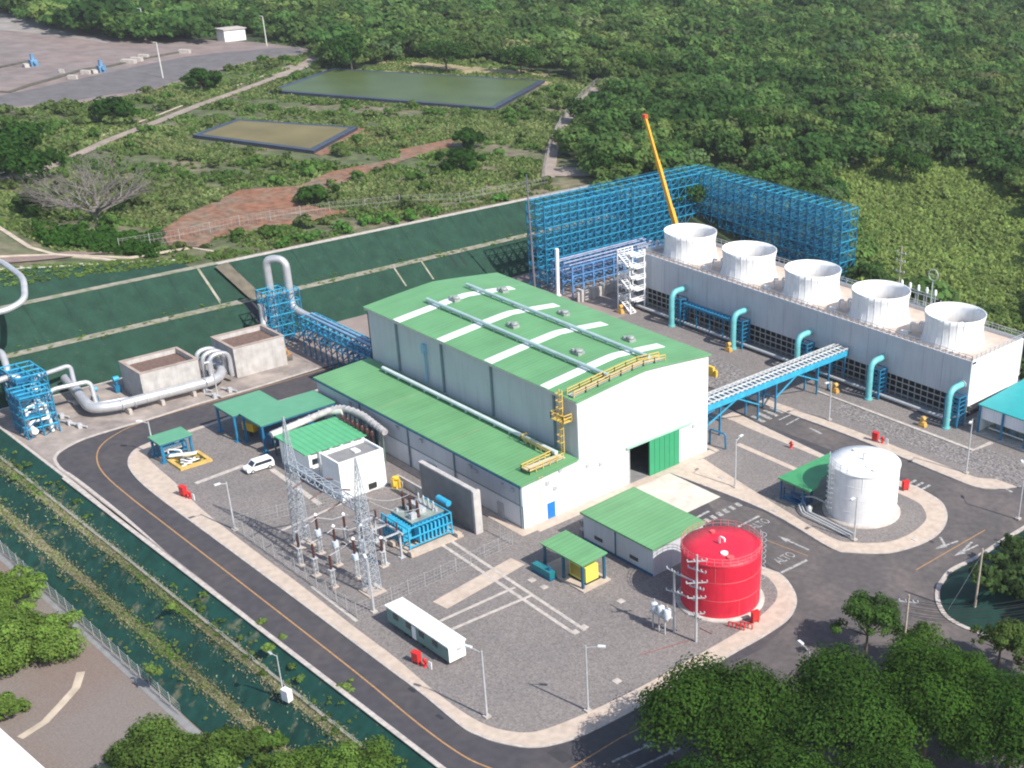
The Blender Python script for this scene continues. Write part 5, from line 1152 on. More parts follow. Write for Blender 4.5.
for k,(x,y) in enumerate(((30,78.6),(8,79),(-22,79.5),(-55,78.4))):
    t=thing('valve_group','ochre painted valve group on the cooling tower platform, %s of four'%('rightmost','third','second','leftmost')[k],'valve',(x-9,y,.1),'ochre valve groups')
    m=MB(); m.cb((x-9,y,.12),(1.5,1.0,.5)); m.tube([(x-9.6,y,.8),(x-8.4,y,.8)],.4,12); m.build('valve_body',mat('ochre_paint',(.55,.32,.08),.6,var=.3),t)
    m=MB(); m.tube([(x-9,y-.4,1.7),(x-9,y+.4,1.7)],.45,12); m.tube([(x-9,y,.8),(x-9,y,1.7)],.1,6); m.build('hand_wheel',mat('ochre_paint',(.55,.32,.08),.6),t)
m=MB(); m.cb((6.2,59,.13),(.1,.1,.1))
c=G(711,375,.12); m=MB(); m.cb((c[0],c[1],.12),(1.6,.6,1.9)); m.cb((c[0]+1.4,c[1],.12),(.5,.5,1.4)); m.build('orange_cabinet',mat('orange_yellow_paint',(.7,.45,.05),.5,var=.2),label='orange cabinet on the path behind the right corner of the hall',cat='cabinet',origin=c)
# ================================================================== plateau fences, hut, wellheads, blocks
fence('plateau_fence','long wire fence between red clearing and slope top',[gl(x,y) for x,y in ((120,250),(180,240),(240,226),(330,212),(400,205),(460,203),(548,186))],2.4,7,grid=1.0,w=.035,pw=.13,mcol=mat('weathered_fence',(.30,.28,.26),.8))
fence('track_fence','wire fence along the gravel track beside the forest',[G(x,y,12) for x,y in ((545,180),(550,150),(562,122),(582,98),(598,84))],2.4,7,grid=1.0,w=.035,pw=.13,mcol=mat('weathered_fence',(.30,.28,.26),.8))
fence('embankment_fence','fence with raked posts at the foot of the green embankment',[(-100,-54.6,-8.6),(-40,-54.7,-8.6),(-4,-54.9,-8.6)],2.2,3,w=.02,pw=.08)
fence('bench_handrail','low wire railing along the upper bench of the green embankment',[(-100,-45.9,-2.3),(60,-45.9,-2.3)],.9,4,grid=4,w=.03,pw=.06)
hut=thing('white_hut','tiny white hut at the forest edge beyond the bare pad','hut',G(232,40,12))
c=G(232,40,12.1); m=MB(); m.cb((c[0],c[1],12),(5,10,4.5),.15); m.build('wall',WPAINT,hut)
m=MB(); m.cb((c[0],c[1],16.5),(6,11,.4),.15); m.build('roof',KERB,hut)
m=MB(); m.cb((c[0]+2.5,c[1]-1.6,12.3),(.3,1.8,2.8),.15); m.build('door',DARK,hut)
for p,lab,mm in (((34,66),'blue grey wellhead left of two on the bare pad','a'),((102,72),'bright blue wellhead right of two on the bare pad','b')):
    c=G(*p,12.1); t=thing('wellhead',lab,'wellhead',c,'wellheads on the bare pad'); m=MB(); m.cb((c[0],c[1],12.1),(2.4,2.4,2.2)); m.cb((c[0],c[1],14.3),(1,1,2)); m.tube([(c[0]-2.2,c[1],13.6),(c[0]+2.2,c[1],13.6)],.5,8); m.build('valve_tree',mat('dull_blue',(.10,.22,.36),.6,var=.3),t)
    m=MB(); m.cb((c[0]+1,c[1]-3,12.1),(2.4,1.6,1.2)); m.build('plinth',KERB,t)
BL=['pale concrete block lying left of the tall thin pole, nearer of the middle pair','pale concrete block by the bright blue wellhead, left side','pale concrete block right of the bright blue wellhead, nearest it','small pale concrete block between the two wellheads','second pale concrete block right of the bright blue wellhead','third pale concrete block right of the bright blue wellhead','pale concrete block at the right end of the long pipe trench']
for k,(p,s) in enumerate((((73,79),3),((86,74),3),((129,63),5),((62,73),1.6),((137,61),4),((144,58),3.5),((185,53),4))):
    c=G(*p,12.1); m=MB(); m.cb(c,(s,s*.5,1.3),.7); m.build('concrete_block',KERB,label=BL[k],cat='concrete block',group='blocks on the bare pad',origin=c)
m=MB(); m.strip([G(x,y,12.0) for x,y in ((-20,92),(10,93),(30,86),(55,79),(85,70),(110,67),(140,60),(185,52))],1.6,.55,.5); m.build('pipe_run',mat('dark_pipe_run',(.08,.075,.06),.9,var=.3),label='long dark pipe trench across the bare pad',cat='pipe',origin=G(85,70,12.1))
m=MB(); m.strip([G(x,y,12.0) for x,y in ((-20,74),(0,68),(30,62))],1.6,.55,.5); m.build('pipe_run',mat('dark_pipe_run',(.08,.075,.06),.9,var=.3),label='short dark pipe trench at the left end of the bare pad',cat='pipe',origin=G(0,68,12.1))
# white roof bottom left
wr=thing('white_roofed_shed','corner of a white roofed shed at the bottom left','shed',(-8,-72,-8.6))
A_,B_=G(0,728,-4.2),G(47,770,-4.2); d=Vector((B_[0]-A_[0],B_[1]-A_[1])).normalized(); n_=Vector((d.y,-d.x))
if n_.y>0: n_=-n_
P=[Vector(A_[:2])-d*8,Vector(B_[:2])+d*4]; P+= [P[1]+n_*9,P[0]+n_*9]
m=MB(); m.prism([tuple(p) for p in P],-4.45,-4.2); m.build('roof',WPAINT,wr)
Q=inset([tuple(p) for p in P],.5); m=MB(); m.prism(Q,-8.6,-4.47); m.build('wall',WPAINT,wr)
# ================================================================== vegetation
def leaves(cent,rad,n,size,rng,flat=.7,up=.35):
    """n leaf faces spread over the shell of clumps (centres, radii); returns quads (n,4,3)"""
    cent=np.asarray(cent,float); rad=np.asarray(rad,float); w_=rad**2; k=rng.choice(len(cent),n,p=w_/w_.sum())
    d=rng.normal(size=(n,3)); d[:,2]+=up; d/=np.linalg.norm(d,axis=1)[:,None]
    r=rad[k]*(.55+.62*rng.random(n)**.75); p=cent[k]+d*r[:,None]*np.array([1,1,flat])
    nrm=d+np.array([0,0,.25])+rng.normal(size=(n,3))*.30; nrm/=np.linalg.norm(nrm,axis=1)[:,None]
    a=np.cross(nrm,rng.normal(size=(n,3))); a/=np.linalg.norm(a,axis=1)[:,None]; b=np.cross(nrm,a)
    s=size*(.6+.8*rng.random(n))[:,None]/2
    global LK; LK=k
    return np.stack([p-a*s-b*s*.7,p+a*s-b*s*.7,p+a*s+b*s*.7,p-a*s+b*s*.7],1)
def crown_quads(rng,r,h,n,size,nc=12,shape='umbrella'):
    cs=[];rs=[]
    for i in range(nc):
        a=rng.random()*6.283; q=math.sqrt(rng.random())*.72*r
        if shape=='umbrella': z=h*(.62+.30*(1-(q/r)**2)*rng.random()+.08*rng.random())
        else: z=h*(.30+.58*rng.random()*(1-(q/r)**2*.7))
        rr=r*(.16+.26*rng.random()**1.5)
        if i%3==0: q=r*(.68+.34*rng.random()); z=h*(.5+.28*rng.random()); rr=r*(.10+.10*rng.random())
        cs.append((q*math.cos(a),q*math.sin(a),z)); rs.append(rr)
    cs.append((0,0,h*.7)); rs.append(r*.42)
    return leaves(cs,rs,n,size,rng),cs
LK=None
def mesh_quads(name,Q,tint,m_,loc=(0,0,0)):
    n=len(Q); me=bpy.data.meshes.new(name); me.vertices.add(4*n); me.vertices.foreach_set('co',(Q.reshape(-1,3)-np.array(loc)).astype(np.float32).ravel())
    me.loops.add(4*n); me.loops.foreach_set('vertex_index',np.arange(4*n,dtype=np.int32)); me.polygons.add(n)
    me.polygons.foreach_set('loop_start',np.arange(0,4*n,4,dtype=np.int32)); me.polygons.foreach_set('loop_total',np.full(n,4,dtype=np.int32))
    at=me.color_attributes.new('tint','FLOAT_COLOR','POINT'); c=np.ones((4*n,4),np.float32); c[:,:3]=np.repeat(tint,4,0); at.data.foreach_set('color',c.ravel())
    me.materials.append(m_); me.update(calc_edges=True)
    o=bpy.data.objects.new(name,me); C.objects.link(o); o.location=loc; return o
def tints(n,rng,base=(1,1,1),var=.28):
    t=np.array(base)*(1+var*(rng.random((n,1))*2-1)); t=t*(1+.10*(rng.random((n,3))*2-1)); return t
def pip(px,poly):
    """points inside polygon"""
    x,y=px[:,0],px[:,1]; ins=np.zeros(len(px),bool); n=len(poly)
    for i in range(n):
        x1,y1=poly[i];x2,y2=poly[(i+1)%n]
        c=((y1>y)!=(y2>y)); ins^= c&(x<(x2-x1)*(y-y1)/((y2-y1) or 1e-9)+x1)
    return ins
rngF=np.random.default_rng(5)
VT=[]; V=[]      # crown variants, unit radius 1 / height given
for k in range(7):
    shp='umbrella' if k in (0,1,2) else 'round'
    Q,_=crown_quads(rngF,1.0,1.1 if shp=='umbrella' else 1.4,1250,.112,20,shp); V.append(Q); VT.append(LK)
VB=[]
for k in range(4):
    Q,_=crown_quads(rngF,1.0,.9,260,.21,10,'round'); VB.append(Q)
def scatter(name,pts,sc,tint,vars_,m_,frac,label,cat,rng,zs=1.0):
    L=[];T=[]
    for (x,y,z),s,t in zip(pts,sc,tint):
        vi=rng.integers(len(vars_)); Q=vars_[vi]; n=max(12,int(len(Q)*frac(x,y,s))); n=min(n,len(Q)); ix=rng.permutation(len(Q))[:n]; q=Q[ix]; ck=.80+.40*rng.random(40)
        cf=ck[VT[vi][ix]][:,None] if vars_ is V else 1.0
        kk=math.sqrt(len(Q)/n)
        if kk>1.02: c=q.mean(1,keepdims=True); q=c+(q-c)*kk
        a=rng.random()*6.283; ca,sa=math.cos(a),math.sin(a); R_=np.array([[ca,-sa,0],[sa,ca,0],[0,0,1]])
        q=q@R_.T*np.array([s,s,s*zs])+np.array([x,y,z]); L.append(q); T.append(tints(n,rng,t,.10)*cf)
    Q=np.concatenate(L); T=np.concatenate(T); o=mesh_quads(name,Q,T,m_); tag(o,label,cat,None,'stuff'); return o
# regions as the eye sees them from the air, laid on the plateau level
def world_poly(px,z=12): return [G(a,b,z)[:2] for a,b in px]
PADW=world_poly(PADP); P1W=inset(world_poly(POND1P),-2); P2W=inset(world_poly(POND2P),-2); DW=world_poly(DIRTP)
FOREST=world_poly([(-300,18),(0,14),(60,33),(130,44),(215,44),(262,42),(330,50),(325,66),(345,72),(375,66),(400,58),(475,60),(560,76),(612,88),(588,116),(560,150),(586,166),(598,184),(590,190),(700,215),(1100,420),(1500,300),(1500,-60),(-300,-60)])
MOUND=world_poly([(805,205),(840,190),(875,180),(930,178),(985,188),(1060,225),(1080,345),(1000,335),(930,300),(860,285)],4)
TRK=[G(x,y,12)[:2] for x,y in ((-30,190),(0,182),(30,176),(60,163),(110,140),(160,121),(200,105),(240,91),(275,78),(300,68),(318,56))]
TRK2=[G(x,y,12)[:2] for x,y in ((548,178),(552,150),(562,125),(580,104),(596,88))]
TRK3=[gl(x,y)[:2] for x,y in ((-10,262),(40,258),(90,252),(140,250))]; TRK4=[gl(x,y)[:2] for x,y in ((-10,222),(10,235),(30,248),(55,255),(100,259),(130,263),(190,250),(215,252))]
FN=[gl(x,y)[:2] for x,y in ((70,262),(110,252),(180,240),(240,226),(330,212),(400,205),(460,203),(548,186))]
def dseg(P,line):
    d=np.full(len(P),1e9)
    for a,b in zip(line[:-1],line[1:]):
        a=np.array(a);b=np.array(b);ab=b-a; t=np.clip(((P-a)@ab)/(ab@ab),0,1); d=np.minimum(d,np.hypot(*(P-(a+t[:,None]*ab)).T))
    return d
def vis(P,m=70):
    p3=np.column_stack([P,tz(P[:,0],P[:,1])+3]); px=PX(p3); return (px[:,0]>-m)&(px[:,0]<1024+m)&(px[:,1]>-m*.8)&(px[:,1]<768+m)&((p3-CO)@fw>0)
def noise2(P,s,seed=0):
    r=np.random.default_rng(seed); v=np.zeros(len(P))
    for k in range(6):
        a=r.random()*6.28; f=s*(1+k*.7); v+=np.sin((P[:,0]*math.cos(a)+P[:,1]*math.sin(a))*f+r.random()*6)/(1+.5*k)
    return v/3
rng=np.random.default_rng(21)
# forest
sp=6.3; gx,gy=np.meshgrid(np.arange(-780,60,sp),np.arange(40,800,sp)); P=np.column_stack([gx.ravel(),gy.ravel()])+rng.uniform(-.48*sp,.48*sp,(gx.size,2))
MI=inset(MOUND,6); keep=vis(P)&pip(P,FOREST)&(~pip(P,MI))&~((P[:,0]>-100)&(P[:,1]<119)); 
edge=(P[:,1]>119)|(P[:,0]<-100); keep&=edge&~((P[:,0]>-100)&(P[:,0]<-36)&(P[:,1]<137)); hc=np.array(G(232,40,12)[:2]); keep&=np.hypot(P[:,0]-hc[0],P[:,1]-hc[1])>13
to_h=(CO[:2]-hc)/np.hypot(*(CO[:2]-hc)); rel=P-hc; al=rel@to_h; keep&=~((al>0)&(al<40)&(np.abs(rel[:,0]*to_h[1]-rel[:,1]*to_h[0])<7))
P=P[keep]; dist=np.hypot(P[:,0]-CO[0],P[:,1]-CO[1])
n1=noise2(P,.02,3); n2=noise2(P,.06,4)
sc=3.5+3.4*rng.random(len(P))**1.8+1.0*np.clip(n1,0,1); far=np.clip((dist-420)/400,0,1); sc*=1+.25*far
base=np.where((n1+.6*n2+rng.normal(size=len(P))*.35>.15)[:,None],np.array([.62,.78,.68]),np.array([1.0,1.0,.95]))
base=base*np.where(rng.random(len(P))[:,None]<.12,np.array([1.3,1.12,1.15]),1)*(.66+.66*rng.random((len(P),1)))
bigm=rng.random(len(P))<.07; sc=np.where(bigm,sc*1.55,sc); base=np.where(bigm[:,None],base*np.array([.72,.82,.8]),base)
pale=rng.random(len(P))<.06; base=np.where(pale[:,None],base*np.array([1.45,1.15,1.7]),base)
Z=tz(P[:,0],P[:,1])-np.where(bigm,2.5,0); 
print('forest trees',len(P))
scatter('forest',np.column_stack([P,Z]),sc,base,V,FOL,lambda x,y,s: .95 if math.hypot(x-CO[0],y-CO[1])<380 else (.6 if math.hypot(x-CO[0],y-CO[1])<560 else .36),'dense mixed green forest covering the land behind the plant','forest',rng)
# forest floor
te=bpy.data.objects['terrain']; te.data.materials.append(FORESTG); pc=np.zeros(len(te.data.polygons)*3); te.data.polygons.foreach_get('center',pc); pc=pc.reshape(-1,3)[:,:2]
mi=(pip(pc,FOREST)|pip(pc,MOUND)|((pc[:,1]>116)&(pc[:,0]>-103))|(pc[:,0]<-560)).astype(np.int32); te.data.materials.append(mat('mound_ground',(.10,.14,.045),.95,var=.4,scale=.6)); mi[pip(pc,MOUND)]=2; te.data.polygons.foreach_set('material_index',mi)
# emergent umbrella trees, each a thing of its own
def bigtree(name,label,cat,c,r,h,n,size,rng,shape='umbrella',tint=(.6,.75,.6),group=None,m_=None,trunk_r=.35,nc=14):
    t=thing(name,label,cat,c,group); Q,cs=crown_quads(rng,r,h,n,size,nc,shape)
    ck=.74+.52*rng.random(200); o=mesh_quads('crown',Q,tints(len(Q),rng,tint,.12)*ck[LK][:,None]*np.array([1,1,1]),m_ or FOLD); o.parent=t
    m=MB(); fork=(0,0,h*.38); m.tube([(0,0,-.3),fork],[trunk_r,trunk_r*.75],8)
    for c_ in cs[:9]: m.tube([fork,(c_[0]*.5,c_[1]*.5,(h*.38+c_[2])*.52),(c_[0]*.9,c_[1]*.9,c_[2]*.95)],[trunk_r*.5,trunk_r*.32,trunk_r*.12],6)
    lo=LOC[t.name]; LOC[t.name]=(0,0,0); m.build('trunk',BARK,t); LOC[t.name]=lo
    return t
EM=[(770,55,'broad dark umbrella tree in the upper forest, right of the crane boom and high up'),(880,95,'broad dark umbrella tree in the forest far above the fourth fan stack'),(985,110,'broad dark umbrella tree near the right edge above the light green mound'),(745,120,'broad dark umbrella tree above the blue frame corner'),(640,60,'broad dark umbrella tree above the crane boom tip'),(905,145,'broad dark umbrella tree at the top of the light green mound'),(790,165,'broad dark umbrella tree just above the right leg of the blue frame'),(690,25,'broad dark umbrella tree near the top edge right of centre'),(560,25,'broad dark umbrella tree near the top edge behind the right end of the green pond'),(445,50,'broad dark umbrella tree behind the middle of the green pond'),(520,52,'broad dark umbrella tree behind the tan clearing by the green pond'),(680,172,'low dark green tree directly behind the corner of the blue frame'),(615,150,'dark tree left of the crane boom beside the gravel track'),(390,30,'broad dark umbrella tree near the top edge left of the green pond centre'),(955,40,'broad dark umbrella tree near the top right corner'),(240,14,'dark forest tree above the white hut')]
protos=[bigtree('forest_tree','broad dark umbrella tree standing above the forest canopy','tree',(0,0,0),8.5,10.0,2400,.62,rng,tint=(.85,1.0,.9),nc=26,group='dark umbrella trees in the forest') for k in range(3)]
used=set()
for i,(px,py,lb) in enumerate(EM):
    c=G(px,py,20); z=float(tz(c[0],c[1])); k=i%3; s=.7+.5*rng.random(); lo=(c[0],c[1],z-1.0)
    if k not in used: protos[k].location=lo; protos[k].rotation_euler=(0,0,rng.random()*6); used.add(k); protos[k]['label']=lb
    else: copy_tree(protos[k],lo,rng.random()*6,label=lb,sc=s)
# mound brush
sp=2.1; gx,gy=np.meshgrid(np.arange(-200,80,sp),np.arange(100,340,sp)); P=np.column_stack([gx.ravel(),gy.ravel()])+rng.uniform(-1.4,1.4,(gx.size,2)); P=P[pip(P,MOUND)&(P[:,1]>114)&vis(P)]
n2=noise2(P,.07,9); sc=.85+.6*rng.random(len(P))+1.6*np.clip(n2+.15*rng.normal(size=len(P)),0,1)**3
scatter('light_green_brush',np.column_stack([P,tz(P[:,0],P[:,1])-.3]),sc,np.array([2.15,1.75,1.75])*(1-.16*n2[:,None])*(.9+.2*rng.random((len(P),1))),VB,FOL,lambda x,y,s:.8,'low light green brush mound right of the cooling tower','brush',rng)
PT=np.column_stack([rng.uniform(-200,80,160000),rng.uniform(112,340,160000)]); PT=PT[pip(PT,MOUND)&vis(PT)&(PT[:,1]>114)]; PT=PT[rng.random(len(PT))<.8]
DEFER=PT
# right side strip just behind the tower
sp=4.5; gx,gy=np.meshgrid(np.arange(-36,110,sp),np.arange(113,180,sp)); P=np.column_stack([gx.ravel(),gy.ravel()])+rng.uniform(-2,2,(gx.size,2)); P=P[(~pip(P,MOUND))&vis(P)&(P[:,0]>-37)]
scatter('tower_side_brush',np.column_stack([P,tz(P[:,0],P[:,1])-.3]),1.8+1.4*rng.random(len(P)),np.tile(np.array([[.95,1.05,.8]]),(len(P),1)),VB,FOL,lambda x,y,s:.9,'mid green bushes along the back of the cooling tower','brush',rng)
# plateau scrub
sp=3.4; gx,gy=np.meshgrid(np.arange(-420,-119,sp),np.arange(-120,330,sp)); P=np.column_stack([gx.ravel(),gy.ravel()])+rng.uniform(-1.6,1.6,(gx.size,2))
k=(P[:,0]<-121.5)&vis(P,30)&~pip(P,PADW)&~pip(P,P1W)&~pip(P,P2W)&~pip(P,DW)&~pip(P,FOREST)&(dseg(P,TRK)>3.2)&(dseg(P,TRK2)>3.2)&(dseg(P,TRK3)>3.5)&(dseg(P,TRK4)>2)&(dseg(P,FN)>2.6)
bank=world_poly([(355,78),(380,62),(440,62),(520,70),(560,80),(545,90)]); k&=~pip(P,bank)
lefttrack=world_poly([(-20,215),(10,232),(60,250),(200,243),(230,256),(215,262),(-20,300)],15); k&=~pip(P,lefttrack)
bare=world_poly([(550,158),(592,160),(600,186),(552,190)]); k&=~pip(P,bare)|(rng.random(len(P))<.12)
P=P[k]; n1=noise2(P,.05,12); n2=noise2(P,.14,13); 
dens=np.clip(.40+.6*n1+.35*n2,.06,1); q=rng.random(len(P))<dens; P=P[q];n1=n1[q];n2=n2[q]
near=dseg(P,[(-120,15),(-120,120)])
hedge=(P[:,0]>-128)&(P[:,1]>18)
sc=.7+2.4*rng.random(len(P))**3+.7*np.clip(n1,0,1); sc=np.where(hedge,1.7+.6*rng.random(len(P)),sc)
tn=np.where((n2>.1)[:,None],np.array([.8,.95,.7]),np.array([1.15,.98,1.1]))*(.75+.5*rng.random((len(P),1))); tn=np.where(hedge[:,None],np.array([.85,1.2,.8]),tn)
print('scrub',len(P))
scatter('plateau_scrub',np.column_stack([P,tz(P[:,0],P[:,1])-.25]),sc,tn,VB,FOL,lambda x,y,s:.55,'patchy green scrub between the ponds, tracks and clearings','scrub',rng)
def tufts(name,P,size,tint,label,cat,m_=FOL,zoff=0):
    n=len(P); z=tz(P[:,0],P[:,1])+zoff; c=np.column_stack([P,z]); a=rng.random(n)*6.283; s=size*(.5+rng.random(n)); t_=rng.uniform(-.9,.9,(n,2))
    u=np.column_stack([np.cos(a),np.sin(a),np.zeros(n)])*s[:,None]*.6; v=np.column_stack([t_[:,0]*s,t_[:,1]*s,s*.9])
    Q=np.stack([c-u,c+u,c+u*.5+v,c-u*.5+v],1); T=np.asarray(tint)*(.85+.3*rng.random((n,1)))*(1+.1*(rng.random((n,3))*2-1))
    o=mesh_quads(name,Q,T,m_); tag(o,label,cat,None,'stuff')
tufts('mound_grass',DEFER,.75,np.array([2.2,1.8,1.8]),'fine tall grass covering the light green mound','grass')
P=np.column_stack([rng.uniform(-400,-121.5,420000),rng.uniform(-100,300,420000)])
k=vis(P,20)&~pip(P,PADW)&~pip(P,P1W)&~pip(P,P2W)&~pip(P,DW)&~pip(P,FOREST)&(dseg(P,TRK)>2.2)&(dseg(P,TRK2)>2.2)&(dseg(P,TRK4)>.9)&~pip(P,bare)&~pip(P,lefttrack)
P=P[k]; g1=noise2(P,.05,12); g2=noise2(P,.3,17); g3=noise2(P,.09,19); P=P[(g2+g3)>-.35]; g1=noise2(P,.05,12);g3=noise2(P,.09,19)
w1=np.clip(.5+.9*g3+.3*rng.normal(size=len(P)),0,1)[:,None]
tufts('scrub_grass',P,.58,np.array([.95,1.05,.8])*(1-w1)+np.array([2.0,1.45,1.9])*w1,'rough grass in green and straw tones between the scrub bushes','grass')
# bushes and trees on the plateau that stand out
def pz(px,py,dz=0): 
    c=gl(px,py); return (c[0],c[1],c[2]+dz)
for (px,py,r,h,lab) in ((202,78,7,8,'round dark tree on the slope below the bare pad'),(118,112,8.5,7,'wide dark bush beside the dirt track below the pad'),(15,165,12,11,'big dark tree at the left edge above the dirt track'),(38,205,5,7,'dark green tree left of the leafless tree'),(365,60,13,13,'large dark umbrella tree left behind the green pond'),(20,140,8,9,'dark tree at the left edge under the bare pad'),(318,196,5,5,'round green bush on the red clearing'),(340,110,4,4,'small dark bush left of the green pond edge') ,(470,140,6,6,'dark bush at the right end of the red clearing'),(430,66,8,9,'dark tree behind the middle of the green pond'),(462,160,6,6,'rounded bush by the plateau fence near the red dirt')):
    if px in (340,430): continue
    bigtree('plateau_tree',lab,'tree',pz(px,py+h*1.6,-.3) if px!=365 else pz(352,70,-.3),r,h,int(900+r*120),.75,rng,'round',(.85,1.05,.8) if r<6 else (.62,.85,.62),None,FOLD,.3,12)
# leafless tree
def baretree(c,rng):
    t=thing('leafless_tree','spreading grey leafless tree on the plateau edge','tree',c); lo=LOC[t.name]; LOC[t.name]=(0,0,0)
    m=MB()
    def br(p,d,L,r,k):
        q=p+d*L; mid=p+d*L*.5+Vector((rng.normal()*.1,rng.normal()*.1,rng.normal()*.08))*L
        m.tube([p,mid,q],[r,r*.85,r*.65],5 if k<3 else 4,caps=False)
        if k>=6: return
        for j in range((3 if k<4 else 2) if k else 8):
            a=rng.random()*6.28; s_=.62 if k else .8
            nd_=(d+Vector((math.cos(a),math.sin(a),.0))*s_+Vector((0,0,.02))).normalized()
            if k==0: nd_=Vector((math.cos(j*.785+.3),math.sin(j*.785+.3),.55)).normalized()
            br(q if rng.random()<.7 or k==0 else mid,nd_,L*(.80 if k else 2.1),r*.58,k+1)
    br(Vector((0,0,-.2)),Vector((0,0,1)),2.3,.6,0); m.build('branches',BARKP,t); LOC[t.name]=lo
c=pz(98,222); baretree(c,np.random.default_rng(4))
sp=2.6; U=np.array([G(x,y,14.5)[:2] for x,y in rng.uniform((40,225),(155,248),(130,2))])
U=U[dseg(U,TRK4)>2]
scatter('leafless_tree_undergrowth',np.column_stack([U,tz(U[:,0],U[:,1])-.2]),1.2+1.4*rng.random(len(U)),np.tile(np.array([[.8,1.1,.75]]),(len(U),1)),VB,FOLD,lambda x,y,s:.9,'dark green undergrowth beneath the leafless tree','undergrowth',rng)
# grasses on the embankment benches
P=np.column_stack([rng.uniform(-101,58,700),np.where(rng.random(700)<.5,rng.normal(-46.2,.5,700),rng.normal(-50.8,.5,700))]); P=P[vis(P)]
nn=noise2(P,.12,31)
tn=np.where((nn>.25)[:,None],np.array([1.1,1.2,.9]),np.array([2.2,1.55,2.2]))
PB=np.column_stack([rng.uniform(-101,58,42000),np.where(rng.random(42000)<.5,rng.normal(-46.3,.55,42000),rng.normal(-50.8,.55,42000))]); PB=PB[vis(PB,20)]; g=noise2(PB,.12,31); wq=np.clip(.65-.8*g+.35*rng.normal(size=len(PB)),0,1)[:,None]
tufts('bench_grass',PB,.2,np.array([.9,.9,.75])*(1-wq)+np.array([3.0,1.75,3.9])*wq,'straw coloured tufts of grass along the embankment benches','grass')
scatter('bench_weeds',np.column_stack([P,tz(P[:,0],P[:,1])-.05]),.2+.42*rng.random(len(P))**2,tn,VB,FOL,lambda x,y,s:.3,'green weeds along the embankment benches','grass',rng,.7)
P=np.column_stack([rng.uniform(-101,50,420),rng.uniform(-54,-43.6,420)]); P=P[vis(P)]
scatter('slope_weeds',np.column_stack([P,tz(P[:,0],P[:,1])-.05]),.15+.4*rng.random(len(P))**2,np.tile(np.array([[1.6,1.3,1.4]]),(len(P),1)),VB,FOL,lambda x,y,s:.3,'scattered weeds on the green embankment below the road','weeds',rng,.5)
P=np.column_stack([rng.uniform(-112.5,-108,260),rng.uniform(-44,110,260)]); P=P[(P[:,0]<-108.8)]
scatter('upper_bench_weeds',np.column_stack([P,tz(P[:,0],P[:,1])]),.25+.35*rng.random(len(P)),np.tile(np.array([[1.3,1.3,.9]]),(len(P),1)),VB,FOL,lambda x,y,s:.25,'sparse weeds on the bench of the back slope','weeds',rng,.5)
P=np.array([(x,y) for x,y in np.column_stack([np.concatenate([rng.uniform(-101,-50,90),rng.uniform(-20,45,90)]),np.concatenate([rng.uniform(-47,-43.6,90),rng.uniform(-46.4,-43.4,90)])])]); P=P[vis(P)]
scatter('embankment_bushes',np.column_stack([P,tz(P[:,0],P[:,1])-.1]),.3+.75*rng.random(len(P))**2,np.array([1.0,1.0,.9])*(.8+.6*rng.random((len(P),1))),VB,FOL,lambda x,y,s:.6,'patchy bushes along the top of the green embankment','bushes',rng,.7)
P=np.column_stack([rng.uniform(-128.5,-124,900),rng.uniform(-44,12,900)]); P=P[vis(P,20)]
scatter('slope_top_grass',np.column_stack([P,tz(P[:,0],P[:,1])]),.25+.5*rng.random(len(P)),np.array([1.2,1.15,1.0])*(.8+.8*rng.random((len(P),1))),VB,FOL,lambda x,y,s:.35,'ragged grass along the top edge of the left green slope','grass',rng,.6)
# bank bushes, right
P=np.array([G(x,y,4.3)[:2] for x,y in rng.uniform((978,530),(1070,615),(190,2))]); P=P[pip(P,inset(E2,5))]
scatter('bank_shrubs',np.column_stack([P,np.full(len(P),4.0)]),1.0+1.2*rng.random(len(P)),np.array([.55,.6,.6])*(.5+.9*rng.random((len(P),1))),VB,FOL,lambda x,y,s:1,'mixed shrubs on top of the green bank at the right edge','shrubs',rng)
# foreground trees
def fg(label,px,py,zc,r,h,n,size,shape='umbrella',tint=(.9,1.02,.7),z0=0,nc=26,m_=None,tr=.45):
    n=int(n*2.2); size=size*.66; nc=int(nc*2.4); c=G(px,py,zc); bigtree('foreground_tree' if r>5 else 'small_tree',label,'tree',(c[0],c[1],z0),r,h,n,size,rng,shape,tint,None,m_,tr,nc)
fg('dark green spreading tree left of the bottom right group beside the red tank road',718,712,8.5,9.6,12,17000,.42)
fg('dark green spreading tree in the middle of the bottom right group',825,708,9,9.8,12.8,18000,.42,tint=(.85,1.0,.7))
fg('dark green spreading tree right of the middle in the bottom right group',930,696,9,9.2,12.8,16000,.42,tint=(.9,1.05,.65))
fg('dark green spreading tree at the bottom right corner of the photo',1015,722,9,8.6,12,12000,.42,tint=(.9,1.1,.7))
fg('dark green tree at the bottom edge under the middle of the right group',775,795,9,8.5,12,12000,.42,tint=(.9,1.02,.7))
fg('dark green tree at the bottom edge right of centre',880,800,9,8.5,12,12000,.42,tint=(.95,1.08,.75))
fg('dark tree cut by the bottom edge left of the right group',690,800,8,6.5,10,8000,.42,tint=(.7,.95,.7))
fg('small tree with visible trunk standing on the asphalt side by the power pole',869,618,6.2,5.0,8.8,3600,.38,tint=(1.15,1.2,1.1),nc=14,tr=.22)
fg('thin leafy tree just right of the pale power pole',925,646,5.5,4.6,7.8,1800,.38,tint=(1.2,1.2,1.0),nc=12,tr=.2)
fg('low leafy tree touching the top of the dark tree group',962,665,6,4.6,7.6,1700,.38,tint=(1.1,1.15,.9),nc=12,tr=.2)
fg('pale leafy tree under the power lines at the right edge',1003,632,6,4.0,7.6,1900,.40,tint=(1.7,1.4,1.5),nc=12,tr=.22)
fg('pale leafy tree cut by the right edge of the photo',1042,645,6,4,7.6,1800,.40,tint=(1.6,1.4,1.4),nc=12,tr=.22)
